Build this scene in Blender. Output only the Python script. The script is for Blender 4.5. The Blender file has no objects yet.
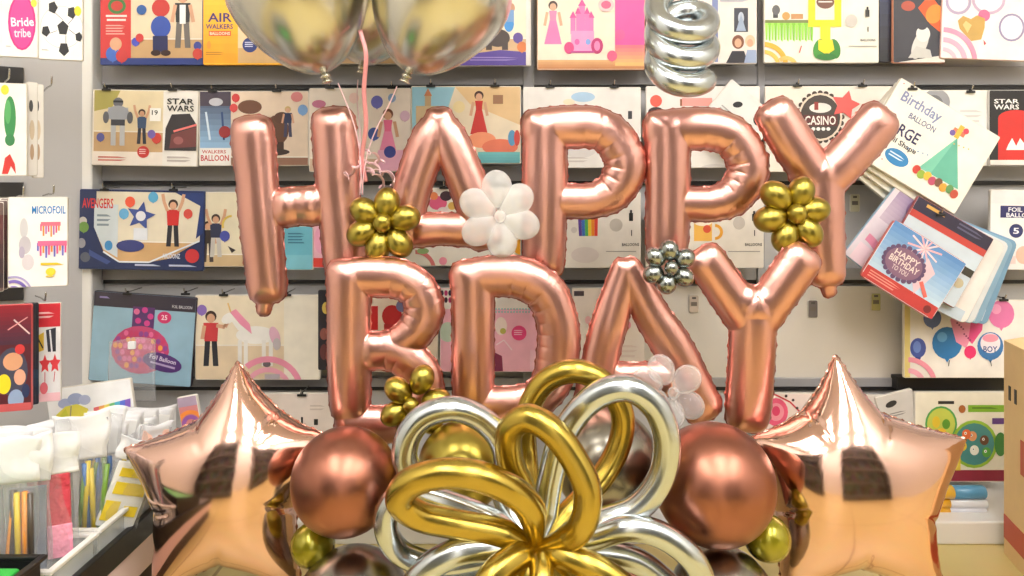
import bpy, bmesh, math, random
import numpy as np
from mathutils import Vector, Matrix

random.seed(7)
SC = bpy.context.scene
COL = SC.collection
F, CX, HZ = 740.0, 512.0, 190.0      # focal length in pixels, vanishing point of the aisle
ZC = 0.777                           # camera height above the floor
PI = math.pi

def P(px, py, Y):
    """the point of the shop seen at photograph pixel (px, py), Y metres in front of the camera"""
    return Vector(((px - CX) * Y / F, Y, ZC - (py - HZ) * Y / F))

# ------------------------------------------------------------------ materials
def lin(c):
    out = []
    for v in c[:3]:
        v = v / 255.0
        out.append(v / 12.92 if v <= 0.04045 else ((v + 0.055) / 1.055) ** 2.4)
    return (out[0], out[1], out[2], 1.0)

def mat(name, rgb, rough=0.5, metal=0.0, coat=0.0, bump=0.0, bscale=40.0, var=0.0, vscale=6.0,
        trans=0.0, alpha=1.0, spec=0.5, attr=False, emit=None, estr=0.0, coat_rough=0.08):
    m = bpy.data.materials.new(name)
    m.use_nodes = True
    nt = m.node_tree
    b = nt.nodes['Principled BSDF']
    b.inputs['Base Color'].default_value = lin(rgb)
    b.inputs['Roughness'].default_value = rough
    b.inputs['Metallic'].default_value = metal
    b.inputs['Coat Weight'].default_value = coat
    b.inputs['Coat Roughness'].default_value = coat_rough
    b.inputs['Specular IOR Level'].default_value = spec
    b.inputs['Transmission Weight'].default_value = trans
    b.inputs['Alpha'].default_value = alpha
    if emit:
        b.inputs['Emission Color'].default_value = lin(emit)
        b.inputs['Emission Strength'].default_value = estr
    tc = nt.nodes.new('ShaderNodeTexCoord')
    if attr:
        a = nt.nodes.new('ShaderNodeVertexColor'); a.layer_name = 'Col'
        n = nt.nodes.new('ShaderNodeTexNoise'); n.inputs['Scale'].default_value = 22; n.inputs['Detail'].default_value = 2
        nt.links.new(tc.outputs['Object'], n.inputs['Vector'])
        mr = nt.nodes.new('ShaderNodeMapRange'); mr.inputs['From Min'].default_value = 0.3; mr.inputs['From Max'].default_value = 0.7
        mr.inputs['To Min'].default_value = 0.92; mr.inputs['To Max'].default_value = 1.03
        nt.links.new(n.outputs['Fac'], mr.inputs['Value'])
        mx = nt.nodes.new('ShaderNodeMix'); mx.data_type = 'RGBA'; mx.blend_type = 'MULTIPLY'; mx.inputs[0].default_value = 1.0
        nt.links.new(a.outputs['Color'], mx.inputs[6]); nt.links.new(mr.outputs['Result'], mx.inputs[7])
        nt.links.new(mx.outputs[2], b.inputs['Base Color'])
    elif var:
        n = nt.nodes.new('ShaderNodeTexNoise'); n.inputs['Scale'].default_value = vscale
        n.inputs['Detail'].default_value = 4
        nt.links.new(tc.outputs['Object'], n.inputs['Vector'])
        mx = nt.nodes.new('ShaderNodeMix'); mx.data_type = 'RGBA'
        c = lin(rgb)
        mx.inputs[6].default_value = tuple(max(0, v * (1 - var)) for v in c[:3]) + (1,)
        mx.inputs[7].default_value = tuple(min(1, v * (1 + var)) for v in c[:3]) + (1,)
        nt.links.new(n.outputs['Fac'], mx.inputs[0])
        nt.links.new(mx.outputs[2], b.inputs['Base Color'])
    if bump:
        n = nt.nodes.new('ShaderNodeTexNoise'); n.inputs['Scale'].default_value = bscale
        n.inputs['Detail'].default_value = 2
        nt.links.new(tc.outputs['Object'], n.inputs['Vector'])
        bp = nt.nodes.new('ShaderNodeBump'); bp.inputs['Strength'].default_value = bump
        bp.inputs['Distance'].default_value = 0.01
        nt.links.new(n.outputs['Fac'], bp.inputs['Height'])
        nt.links.new(bp.outputs['Normal'], b.inputs['Normal'])
    return m

def film(name, rgb, op, rough=0.12, bump=0.0, bscale=30.0):
    """thin clear or milky plastic: part see-through, part white film, part gloss"""
    m = bpy.data.materials.new(name); m.use_nodes = True
    nt = m.node_tree; nt.nodes.clear()
    out = nt.nodes.new('ShaderNodeOutputMaterial')
    t = nt.nodes.new('ShaderNodeBsdfTransparent'); t.inputs[0].default_value = lin((250, 250, 250))
    p = nt.nodes.new('ShaderNodeBsdfPrincipled')
    p.inputs['Base Color'].default_value = lin(rgb); p.inputs['Roughness'].default_value = rough
    mx = nt.nodes.new('ShaderNodeMixShader')
    lw = nt.nodes.new('ShaderNodeLayerWeight'); lw.inputs['Blend'].default_value = 0.35
    mr = nt.nodes.new('ShaderNodeMapRange')
    mr.inputs['To Min'].default_value = op; mr.inputs['To Max'].default_value = min(1, op + 0.4)
    nt.links.new(lw.outputs['Facing'], mr.inputs['Value'])
    nt.links.new(mr.outputs['Result'], mx.inputs[0])
    nt.links.new(t.outputs[0], mx.inputs[1]); nt.links.new(p.outputs[0], mx.inputs[2])
    nt.links.new(mx.outputs[0], out.inputs[0])
    if bump:
        tc = nt.nodes.new('ShaderNodeTexCoord')
        n = nt.nodes.new('ShaderNodeTexNoise'); n.inputs['Scale'].default_value = bscale
        nt.links.new(tc.outputs['Object'], n.inputs['Vector'])
        bp = nt.nodes.new('ShaderNodeBump'); bp.inputs['Strength'].default_value = bump
        bp.inputs['Distance'].default_value = 0.01
        nt.links.new(n.outputs['Fac'], bp.inputs['Height'])
        nt.links.new(bp.outputs['Normal'], p.inputs['Normal'])
    return m

M = {}
M['rose'] = mat('rose_gold_foil', (218, 164, 153), rough=0.29, metal=1.0, bump=0.10, bscale=24)
M['rose_seam'] = mat('rose_gold_seam', (196, 126, 116), rough=0.3, metal=1.0, bump=0.2, bscale=90)
M['star'] = mat('pale_rose_gold_foil', (223, 184, 169), rough=0.11, metal=1.0, bump=0.03, bscale=16)
M['star_seam'] = mat('pale_rose_gold_seam', (214, 160, 142), rough=0.2, metal=1.0, bump=0.2, bscale=90)
M['gold'] = mat('gold_chrome_latex', (184, 160, 74), rough=0.27, metal=1.0, var=0.06)
M['gold_small'] = mat('deep_gold_chrome_latex', (166, 150, 70), rough=0.29, metal=1.0)
M['silver'] = mat('silver_chrome_latex', (196, 203, 206), rough=0.24, metal=1.0)
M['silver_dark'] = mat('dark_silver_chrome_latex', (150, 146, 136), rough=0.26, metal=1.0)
M['silver_big'] = mat('champagne_silver_chrome_latex', (206, 204, 194), rough=0.24, metal=1.0)
M['silver_small'] = mat('grey_chrome_latex', (150, 156, 154), rough=0.2, metal=1.0)
M['copper'] = mat('rose_copper_chrome_latex', (160, 106, 88), rough=0.34, metal=1.0)
M['olive'] = mat('olive_green_latex', (150, 142, 24), rough=0.25, metal=0.55, coat=0.5)
M['clear'] = film('milky_clear_latex', (255, 254, 253), 0.26, 0.08)
M['clear_thin'] = film('thin_clear_latex', (255, 248, 246), 0.14, 0.06)
M['cello'] = film('clear_plastic_film', (246, 248, 250), 0.08, 0.1, 0.4, 40)
M['milk'] = film('milky_plastic_bag', (252, 252, 253), 0.6, 0.2, 0.35, 30)
M['bin'] = film('frosted_plastic_bin', (236, 240, 238), 0.22, 0.2)
M['ribbon'] = mat('rose_curling_ribbon', (214, 140, 140), rough=0.3, coat=0.5)
M['ribbon_pale'] = mat('pale_pink_curling_ribbon', (238, 196, 200), rough=0.3, coat=0.5)
M['print'] = mat('printed_card', (255, 255, 255), rough=0.45, attr=True, coat=0.25, coat_rough=0.15)
M['steel'] = mat('bright_steel', (190, 188, 184), rough=0.25, metal=1.0)
M['black'] = mat('black_plastic', (22, 22, 24), rough=0.4)
M['wall'] = mat('grey_slat_panel', (186, 184, 184), rough=0.5, var=0.04)
M['white_panel'] = mat('white_laminate_panel', (224, 217, 208), rough=0.4, var=0.02)
M['rail'] = mat('dark_slot', (34, 32, 32), rough=0.5)
M['beam'] = mat('grey_shelf_beam', (160, 158, 160), rough=0.4, var=0.04)
M['white'] = mat('white_paint', (232, 230, 226), rough=0.4, var=0.02)
M['ceil'] = mat('white_ceiling', (238, 234, 230), rough=0.8, var=0.02)
M['darkwood'] = mat('dark_brown_shelving', (70, 56, 48), rough=0.5, var=0.15)
M['greenplant'] = mat('green_plastic', (40, 150, 60), rough=0.4)
M['card'] = mat('brown_cardboard', (232, 200, 146), rough=0.7, var=0.06, vscale=30)
M['lamp'] = mat('lamp_diffuser', (255, 250, 242), rough=0.6, emit=(255, 251, 247), estr=15.5)
M['grey'] = mat('grey_metal', (140, 138, 136), rough=0.4)

def floor_mat():
    m = bpy.data.materials.new('cream_vinyl_floor'); m.use_nodes = True
    nt = m.node_tree; b = nt.nodes['Principled BSDF']
    tc = nt.nodes.new('ShaderNodeTexCoord')
    br = nt.nodes.new('ShaderNodeTexBrick')
    br.inputs['Color1'].default_value = lin((224, 204, 138)); br.inputs['Color2'].default_value = lin((216, 194, 128))
    br.inputs['Mortar'].default_value = lin((176, 150, 96))
    br.inputs['Scale'].default_value = 1.0; br.inputs['Mortar Size'].default_value = 0.004
    br.inputs['Brick Width'].default_value = 0.6; br.inputs['Row Height'].default_value = 0.6
    br.offset = 0
    nt.links.new(tc.outputs['Object'], br.inputs['Vector'])
    n = nt.nodes.new('ShaderNodeTexNoise'); n.inputs['Scale'].default_value = 9
    nt.links.new(tc.outputs['Object'], n.inputs['Vector'])
    mx = nt.nodes.new('ShaderNodeMix'); mx.data_type = 'RGBA'; mx.blend_type = 'MULTIPLY'
    mx.inputs[0].default_value = 0.15
    nt.links.new(br.outputs['Color'], mx.inputs[6]); nt.links.new(n.outputs['Color'], mx.inputs[7])
    nt.links.new(mx.outputs[2], b.inputs['Base Color'])
    b.inputs['Roughness'].default_value = 0.35
    return m
M['floor'] = floor_mat()

# ------------------------------------------------------------------ object helpers
def link_mesh(name, verts, faces, m, parent=None, smooth=True, loc=None):
    me = bpy.data.meshes.new(name)
    me.from_pydata([tuple(v) for v in verts], [], [tuple(f) for f in faces])
    me.update()
    if smooth:
        me.polygons.foreach_set('use_smooth', [True] * len(me.polygons))
    for mm in (m if isinstance(m, (list, tuple)) else [m]):
        me.materials.append(mm)
    o = bpy.data.objects.new(name, me); COL.objects.link(o)
    if parent is not None: o.parent = parent
    if loc is not None: o.location = loc
    return o

def tag(o, label, cat, group=None):
    o['label'] = label; o['category'] = cat
    if group: o['group'] = group
    return o

def struct(o):
    o['kind'] = 'structure'; return o

def thing(name, label, cat, loc=(0, 0, 0), rot=(0, 0, 0), group=None):
    o = bpy.data.objects.new(name, None); COL.objects.link(o)
    o.empty_display_size = 0.03
    o.location = loc; o.rotation_euler = rot
    return tag(o, label, cat, group)

def dup(root, loc, rot=None, label=None):
    r = root.copy(); COL.objects.link(r); r.location = loc
    if rot is not None: r.rotation_euler = rot
    if label: r['label'] = label
    for ch in list(root.children):
        c = ch.copy(); COL.objects.link(c); c.parent = r
        for g in ch.children:
            d = g.copy(); COL.objects.link(d); d.parent = c
    return r

class MB:
    """collects boxes, tubes and lathes into one mesh"""
    def __init__(self): self.v = []; self.f = []; self.mi = []
    def add(self, vs, fs, mi=0):
        o = len(self.v)
        self.v += [tuple(v) for v in vs]
        self.f += [tuple(i + o for i in f) for f in fs]
        self.mi += [mi] * len(fs)
        return self
    def box(self, x0, y0, z0, x1, y1, z1, mi=0, mtx=None):
        vs = [Vector((x, y, z)) for z in (z0, z1) for y in (y0, y1) for x in (x0, x1)]
        if mtx: vs = [mtx @ v for v in vs]
        return self.add(vs, [(0, 2, 3, 1), (4, 5, 7, 6), (0, 1, 5, 4), (1, 3, 7, 5), (3, 2, 6, 7), (2, 0, 4, 6)], mi)
    def tube(self, pts, r, n=10, closed=False, caps=True, flat=1.0, mi=0, ridge=0.0):
        vs, fs = sweep(pts, r, n, closed, caps, flat, ridge)
        return self.add(vs, fs, mi)
    def lathe(self, prof, n=24, mtx=None, mi=0):
        vs, fs = lathe(prof, n)
        if mtx: vs = [mtx @ Vector(v) for v in vs]
        return self.add(vs, fs, mi)
    def build(self, name, m, parent=None, smooth=False, bevel=0.0, loc=None):
        o = link_mesh(name, self.v, self.f, m, parent, smooth, loc)
        o.data.polygons.foreach_set('material_index', self.mi)
        if bevel:
            b = o.modifiers.new('bevel', 'BEVEL'); b.width = bevel; b.segments = 2; b.limit_method = 'ANGLE'
        return o

def crom(pts, n=8, closed=False):
    """Catmull-Rom through points (any dimension)"""
    pts = [np.array(p, float) for p in pts]
    if closed: q = [pts[-1]] + pts + [pts[0], pts[1]]
    else: q = [2 * pts[0] - pts[1]] + pts + [2 * pts[-1] - pts[-2]]
    out = []
    for i in range(1, len(q) - 2):
        for k in range(n):
            t = k / n
            a, b, c, d = q[i - 1], q[i], q[i + 1], q[i + 2]
            out.append(0.5 * ((2 * b) + (c - a) * t + (2 * a - 5 * b + 4 * c - d) * t * t + (3 * b - a - 3 * c + d) * t ** 3))
    if not closed: out.append(pts[-1])
    return out

def sweep(pts, r, n=10, closed=False, caps=True, flat=1.0, ridge=0.0):
    pts = [Vector(p) for p in pts]
    N = len(pts)
    rr = r if isinstance(r, (list, tuple)) else [r] * N
    tans = []
    for i in range(N):
        a = pts[(i - 1) % N] if (closed or i > 0) else pts[i]
        b = pts[(i + 1) % N] if (closed or i < N - 1) else pts[i]
        t = b - a
        tans.append(t.normalized() if t.length > 1e-9 else Vector((0, 0, 1)))
    up = Vector((0, 1, 0)) if abs(tans[0].y) < 0.9 else Vector((1, 0, 0))
    nrm = (up - tans[0] * up.dot(tans[0])).normalized()
    vs, fs = [], []
    for i in range(N):
        nrm = (nrm - tans[i] * nrm.dot(tans[i]))
        nrm = nrm.normalized() if nrm.length > 1e-6 else tans[i].orthogonal().normalized()
        bn = tans[i].cross(nrm)
        for k in range(n):
            a = 2 * PI * k / n
            q = rr[i] * (1 + ridge * (math.cos(6 * a + 0.8) + 0.7 * math.cos(9 * a + 2.1 + 0.02 * i)))
            vs.append(pts[i] + nrm * (math.cos(a) * q * flat) + bn * (math.sin(a) * q))
    for i in range(N if closed else N - 1):
        j = (i + 1) % N
        for k in range(n):
            l = (k + 1) % n
            fs.append((i * n + k, i * n + l, j * n + l, j * n + k))
    if caps and not closed:
        fs.append(tuple(range(n))[::-1]); fs.append(tuple((N - 1) * n + k for k in range(n)))
    return vs, fs

def lathe(prof, n=24):
    """prof: list of (radius, z); axis z"""
    vs, fs, rings = [], [], []
    for r, z in prof:
        if r < 1e-6:
            rings.append([len(vs)]); vs.append((0, 0, z))
        else:
            rings.append(list(range(len(vs), len(vs) + n)))
            vs += [(r * math.cos(2 * PI * k / n), r * math.sin(2 * PI * k / n), z) for k in range(n)]
    for a, b in zip(rings, rings[1:]):
        for k in range(n):
            l = (k + 1) % n
            if len(a) == 1 and len(b) == 1: continue
            if len(a) == 1: fs.append((a[0], b[l], b[k]))
            elif len(b) == 1: fs.append((a[k], a[l], b[0]))
            else: fs.append((a[k], a[l], b[l], b[k]))
    return vs, fs

# ------------------------------------------------------------------ implicit surfaces (foil balloons)
def surfnet(f, origin, h):
    """quads of the surface f = 0 (f < 0 inside) on a regular grid"""
    nx, ny, nz = f.shape
    s = f < 0
    sh = (nx - 1, ny - 1, nz - 1)
    cnt = np.zeros(sh, np.int32); acc = np.zeros(sh + (3,), np.float32)
    corners = [(i, j, k) for i in (0, 1) for j in (0, 1) for k in (0, 1)]
    for a in corners:
        for ax in range(3):
            if a[ax] == 1: continue
            b = list(a); b[ax] = 1
            fa = f[a[0]:a[0] + sh[0], a[1]:a[1] + sh[1], a[2]:a[2] + sh[2]]
            fb = f[b[0]:b[0] + sh[0], b[1]:b[1] + sh[1], b[2]:b[2] + sh[2]]
            x = (fa < 0) != (fb < 0)
            with np.errstate(divide='ignore', invalid='ignore'):
                t = np.where(x, fa / (fa - fb), 0.0)
            cnt += x
            for d in range(3):
                acc[..., d] += np.where(x, a[d] + (t if d == ax else 0.0), 0.0)
    act = cnt > 0
    idx = np.full(sh, -1, np.int64)
    cells = np.argwhere(act)
    idx[act] = np.arange(len(cells))
    v = (cells + acc[act] / cnt[act][:, None]) * h + np.array(origin)
    faces = []
    for ax in range(3):
        u, w = (ax + 1) % 3, (ax + 2) % 3
        sl0 = [slice(None)] * 3; sl1 = [slice(None)] * 3
        sl0[ax] = slice(0, -1); sl1[ax] = slice(1, None)
        a, b = s[tuple(sl0)], s[tuple(sl1)]
        e = np.argwhere(a != b)
        ok = (e[:, u] > 0) & (e[:, w] > 0) & (e[:, u] < f.shape[u] - 1) & (e[:, w] < f.shape[w] - 1)
        e = e[ok]
        if not len(e): continue
        du = np.zeros(3, int); du[u] = 1
        dw = np.zeros(3, int); dw[w] = 1
        q = [idx[tuple((e - o).T)] for o in (0 * du, du, du + dw, dw)]
        q = np.stack(q, 1)
        flip = ~a[tuple(e.T)]
        q[flip] = q[flip][:, ::-1]
        faces.append(q)
    return v, np.concatenate(faces)

def contours(g):
    """closed loops of g = 0 on a 2D grid, in grid units"""
    nx, ny = g.shape
    segs = {}
    def pt(key):
        i, j, d = key
        a = g[i, j]; b = g[i + 1, j] if d == 0 else g[i, j + 1]
        t = a / (a - b)
        return (i + t, j) if d == 0 else (i, j + t)
    s = g < 0
    mixed = (s[:-1, :-1] != s[1:, :-1]) | (s[:-1, :-1] != s[:-1, 1:]) | (s[:-1, :-1] != s[1:, 1:])
    for i, j in np.argwhere(mixed):
        ed = []
        if s[i, j] != s[i + 1, j]: ed.append((i, j, 0))
        if s[i + 1, j] != s[i + 1, j + 1]: ed.append((i + 1, j, 1))
        if s[i, j + 1] != s[i + 1, j + 1]: ed.append((i, j + 1, 0))
        if s[i, j] != s[i, j + 1]: ed.append((i, j, 1))
        for a, b in zip(ed[::2], ed[1::2]):
            segs.setdefault(a, []).append(b); segs.setdefault(b, []).append(a)
    loops, seen = [], set()
    for st in segs:
        if st in seen: continue
        loop = [st]; seen.add(st); cur = st
        while True:
            nxt = [k for k in segs[cur] if k not in seen]
            if not nxt: break
            cur = nxt[0]; seen.add(cur); loop.append(cur)
        if len(loop) > 12: loops.append([pt(k) for k in loop])
    return loops

def resample(loop, step):
    p = np.array(loop + [loop[0]], float)
    d = np.r_[0, np.cumsum(np.hypot(*np.diff(p, axis=0).T))]
    n = max(8, int(d[-1] / step))
    t = np.linspace(0, d[-1], n, endpoint=False)
    return np.stack([np.interp(t, d, p[:, 0]), np.interp(t, d, p[:, 1])], 1)

def seam_ribbon(g2, origin2, h, conv, inside, out=(3.0, 1.4), lam=9.0, th=0.7):
    """flat welded seam around the outline g2 = 0: a crimped ribbon of its own thickness. conv maps (px, py, z px) to metres"""
    vs, fs = [], []
    gx, gy = np.gradient(g2)
    for loop in contours(g2):
        q = resample(loop, 1.5 / h)
        n = len(q)
        q = (np.roll(q, 1, 0) + 2 * q + np.roll(q, -1, 0)) / 4
        tan = np.roll(q, -1, 0) - np.roll(q, 1, 0)
        tan /= np.maximum(np.hypot(*tan.T), 1e-6)[:, None]
        nr = np.stack([tan[:, 1], -tan[:, 0]], 1)
        ii = np.clip(q.astype(int), 0, np.array(g2.shape) - 1)
        gr = np.stack([gx[ii[:, 0], ii[:, 1]], gy[ii[:, 0], ii[:, 1]]], 1)
        sg = np.sign((gr * nr).sum(1)); sg = 1.0 if sg.sum() > 0 else -1.0
        nr = nr * sg
        o = len(vs)
        waves = max(3, round(n * 1.5 / lam))
        for k in range(n):
            ph = 2 * PI * waves * k / n
            w = out[0] + out[1] * (math.sin(ph) + 0.5 * math.sin(2.3 * ph + 1))
            w = max(0.8, w)
            zz = 0.9 * math.sin(ph * 0.5 + 0.7)
            pin = q[k] * h + np.array(origin2) - nr[k] * 3.0
            pout = q[k] * h + np.array(origin2) + nr[k] * w
            vs += [conv(pin[0], pin[1], -th), conv(pout[0], pout[1], zz - th * 0.4),
                   conv(pout[0], pout[1], zz + th * 0.4), conv(pin[0], pin[1], th)]
        for k in range(n):
            a, b = o + 4 * k, o + 4 * ((k + 1) % n)
            for c in range(3): fs.append((a + c, a + c + 1, b + c + 1, b + c))
    return vs, fs
# ------------------------------------------------------------------ foil letter balloons
def stroke_field(X, Yg, pts, rads, smooth=True):
    """2D distance to a polyline, local radius, arc position and bend of the nearest point"""
    P4 = [tuple(p) + (r,) for p, r in zip(pts, rads)]
    dense = np.array(crom(P4, 10) if (smooth and len(P4) > 2) else [np.array(p, float) for p in P4])
    best = np.full(X.shape, 1e9); R = np.zeros(X.shape); T = np.zeros(X.shape); B = np.zeros(X.shape); S = np.zeros(X.shape)
    L = 0.0
    tang = np.gradient(dense[:, :2], axis=0)
    ang = np.unwrap(np.arctan2(tang[:, 1], tang[:, 0]))
    seglen = np.hypot(*np.diff(dense[:, :2], axis=0).T)
    curv = np.gradient(ang) / np.maximum(np.r_[seglen, seglen[-1]], 1e-3)
    for i in range(len(dense) - 1):
        a, b = dense[i], dense[i + 1]
        dx, dy = b[0] - a[0], b[1] - a[1]
        l2 = dx * dx + dy * dy + 1e-9
        t = np.clip(((X - a[0]) * dx + (Yg - a[1]) * dy) / l2, 0, 1)
        ex, ey = X - (a[0] + t * dx), Yg - (a[1] + t * dy)
        l1 = math.sqrt(l2)
        al = np.abs(ex * dx + ey * dy) / l1; ac = np.abs(ex * dy - ey * dx) / l1
        d = (al ** 3 + ac ** 3) ** (1 / 3)          # squarish rounded ends, as foil letters have
        m = d < best
        best = np.where(m, d, best)
        R = np.where(m, a[2] + t * (b[2] - a[2]), R)
        T = np.where(m, L + t * math.sqrt(l2), T)
        B = np.where(m, curv[i] + t * (curv[i + 1] - curv[i]), B)
        S = np.where(m, np.sign(dx * ey - dy * ex), S)
        L += math.sqrt(l2)
    return best, R, T, B, S, L

def smin(a, b, k):
    h = np.clip(0.5 + 0.5 * (b - a) / k, 0, 1)
    return b + (a - b) * h - k * h * (1 - h)

def foil_letter(ch, label, strokes, Y, depth=0.64, h=1.0, seed=0):
    rnd = random.Random(seed)
    allp = [p for s in strokes for p in s[0]]; rm = max(r for s in strokes for r in s[1])
    x0 = min(p[0] for p in allp) - rm - 6; x1 = max(p[0] for p in allp) + rm + 6
    y0 = min(p[1] for p in allp) - rm - 6; y1 = max(p[1] for p in allp) + rm + 6
    zr = rm * depth + 4
    xs = np.arange(x0, x1, h); ys = np.arange(y0, y1, h); zs = np.arange(-zr, zr, h)
    X, Yg = np.meshgrid(xs, ys, indexing='ij')
    f = None
    Z = zs[None, None, :]
    for pts, rads in strokes:
        d, R, T, B, S, L = stroke_field(X, Yg, pts, rads)
        lam = 8.5 + rnd.random() * 2
        bend = np.clip(np.abs(B) * R, 0, 1.2)                       # tight bends gather deep creases on their inner side
        inner = (S * np.sign(B) > 0) * np.clip(d / np.maximum(R, 1), 0, 1)
        outer = (S * np.sign(B) <= 0) * np.clip(d / np.maximum(R, 1), 0, 1)
        A = 0.006 + 0.05 * np.clip(bend, 0, 0.8) * inner + 0.05 * np.clip(bend, 0, 0.8) * outer
        ends = np.minimum(T, L - T)
        A = A + 0.04 * np.exp(-np.maximum(ends, 0) / 6.0)
        c = 0.5 + 0.5 * np.cos(2 * PI * T / lam + 1.3 * np.sin(T / 17.0) + rnd.random() * 6)
        mod = (A * c)[:, :, None] * np.exp(-(Z / (0.62 * R[:, :, None] * depth + 1e-3)) ** 2)
        cr = (0.5 + 0.5 * np.cos(2 * PI * T / (lam * 1.6) + 1.1 * np.sin(T / 21.0) + rnd.random() * 6)) ** 9
        A2 = np.clip(bend * 1.4, 0, 1) * (0.12 * inner ** 0.8 + 0.03 * outer) * cr      # radial creases that cross the inner half of a bend
        mod = mod + A2[:, :, None]
        slow = 1 + 0.012 * np.sin(T / 13.0 + rnd.random() * 6)[:, :, None]
        R = R + 1.0
        fs = np.sqrt((d ** 2)[:, :, None] + (Z / depth) ** 2) - R[:, :, None] * slow * (1 - mod)
        f = fs if f is None else smin(f, fs, 0.7)
    s = Y / F
    cx, cy = 0.5 * (x0 + x1), y1 - rm - 6
    base = P(cx, cy, Y)
    conv = lambda px, py, pz: ((px - cx) * s, pz * s, -(py - cy) * s)
    v, q = surfnet(f.astype(np.float32), (x0, y0, -zr), h)
    vs = np.stack([(v[:, 0] - cx) * s, v[:, 2] * s, -(v[:, 1] - cy) * s], 1)
    t = thing('foil_letter_balloon', label, 'letter balloon', base, group='foil letters of the birthday greeting')
    body = link_mesh('foil_body', vs, q, M['rose'], t)
    bm = bmesh.new(); bm.from_mesh(body.data)
    for _ in range(1):
        bmesh.ops.smooth_vert(bm, verts=bm.verts, factor=0.5, use_axis_x=True, use_axis_y=True, use_axis_z=True)
    bmesh.ops.recalc_face_normals(bm, faces=bm.faces)
    bm.to_mesh(body.data); bm.free()
    k = int(np.argmin(np.abs(zs)))
    sv, sf = seam_ribbon(f[:, :, k], (x0, y0), h, conv, True, out=(0.9, 0.7), lam=12.0)
    link_mesh('seam_edge', sv, sf, M['rose_seam'], t)
    return t

YT, YB = 1.42, 1.33            # the upper word hangs a little behind the lower one
foil_letter('H', 'rose gold foil letter H, first letter of the upper word', [
    ([(253, 137), (257, 180), (262, 235), (267, 284)], [21, 20, 20, 19]),
    ([(334, 129), (339, 200), (345, 262)], [21.5, 20.5, 20]),
    ([(290, 207), (299, 206), (308, 206)], [19.5, 18, 19.5]),
    ([(266, 298), (264, 309)], [8, 6])], YT, seed=1)
foil_letter('A', 'rose gold foil letter A between the letters H and P, behind a gold balloon flower', [
    ([(437, 122), (427, 145), (411, 193), (403, 232)], [13, 17.5, 18, 17]),
    ([(441, 122), (452, 145), (470, 190), (483, 232)], [13, 17.5, 18, 17]),
    ([(424, 230), (442, 229), (462, 230)], [16, 15, 16])], YT, seed=2)
foil_letter('P', 'rose gold foil letter P behind the white balloon flower, third letter of the upper word', [
    ([(545, 131), (545, 200), (544, 258)], [21, 21, 20]),
    ([(540, 128), (568, 127), (594, 128), (613, 138), (625, 163), (616, 188), (594, 200), (560, 201)], [19, 20, 20, 20, 20, 19, 17, 16])], YT, seed=3)
foil_letter('P', 'rose gold foil letter P touching the letter Y, fourth letter of the upper word', [
    ([(668, 132), (668, 200), (667, 248)], [21, 21, 20]),
    ([(663, 130), (690, 129), (714, 130), (735, 140), (748, 166), (738, 191), (716, 203), (682, 204)], [19, 20, 20, 20, 20, 19, 17, 16])], YT, seed=4)
foil_letter('Y', 'rose gold foil letter Y at the end of the upper word', [
    ([(779, 120), (796, 148), (820, 184)], [20.5, 20.5, 20]),
    ([(874, 126), (852, 152), (821, 184)], [21.5, 21, 20]),
    ([(821, 178), (823, 225), (826, 268)], [21, 20.5, 18.5]),
    ([(809, 170), (821, 174), (833, 170)], [19, 22, 19]),
    ([(828, 280), (829, 290)], [8, 6])], YT, seed=5)
foil_letter('B', 'rose gold foil letter B, first letter of the lower word', [
    ([(349, 281), (349, 350), (350, 402)], [21, 20.5, 20]),
    ([(346, 278), (374, 277), (398, 279), (417, 290), (424, 310), (416, 330), (400, 343)], [19, 19, 19, 19, 19, 18, 16]),
    ([(377, 351), (390, 351), (406, 358), (421, 374), (425, 396), (414, 415), (388, 424), (352, 424)], [19, 19, 19, 18.5, 18, 18, 18, 17])], YB, seed=6)
foil_letter('D', 'rose gold foil letter D, second letter of the lower word', [
    ([(473, 281), (473, 345), (473, 396)], [20, 20, 19]),
    ([(470, 279), (495, 276), (524, 279), (546, 294), (557, 322), (558, 352), (550, 384), (528, 402), (482, 406)], [19, 19.5, 20, 20, 20, 20, 19, 18, 17])], YB, seed=7)
foil_letter('A', 'rose gold foil letter A of the lower word, beside the silver balloon flower', [
    ([(624, 272), (611, 318), (602, 352), (592, 402)], [13, 16.5, 17, 17]),
    ([(629, 272), (652, 315), (675, 351), (700, 402)], [13, 17, 18.5, 19]),
    ([(626, 379), (644, 378), (664, 379)], [16, 15, 16])], YB, seed=8)
foil_letter('Y', 'rose gold foil letter Y at the end of the lower word', [
    ([(709, 265), (727, 291), (752, 327)], [19, 19, 20]),
    ([(797, 265), (779, 291), (754, 327)], [20, 20, 20]),
    ([(743, 304), (754, 308), (765, 304)], [20, 23, 20]),
    ([(753, 324), (751, 368), (748, 410)], [22, 22.5, 22])], YB, seed=9)

# ------------------------------------------------------------------ foil star balloons
def inflate(mask, it=2600):
    u = np.zeros(mask.shape)
    for _ in range(it):
        u[1:-1, 1:-1] = 0.25 * (u[2:, 1:-1] + u[:-2, 1:-1] + u[1:-1, 2:] + u[1:-1, :-2] + 1.0)
        u[~mask] = 0
    return u

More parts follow.
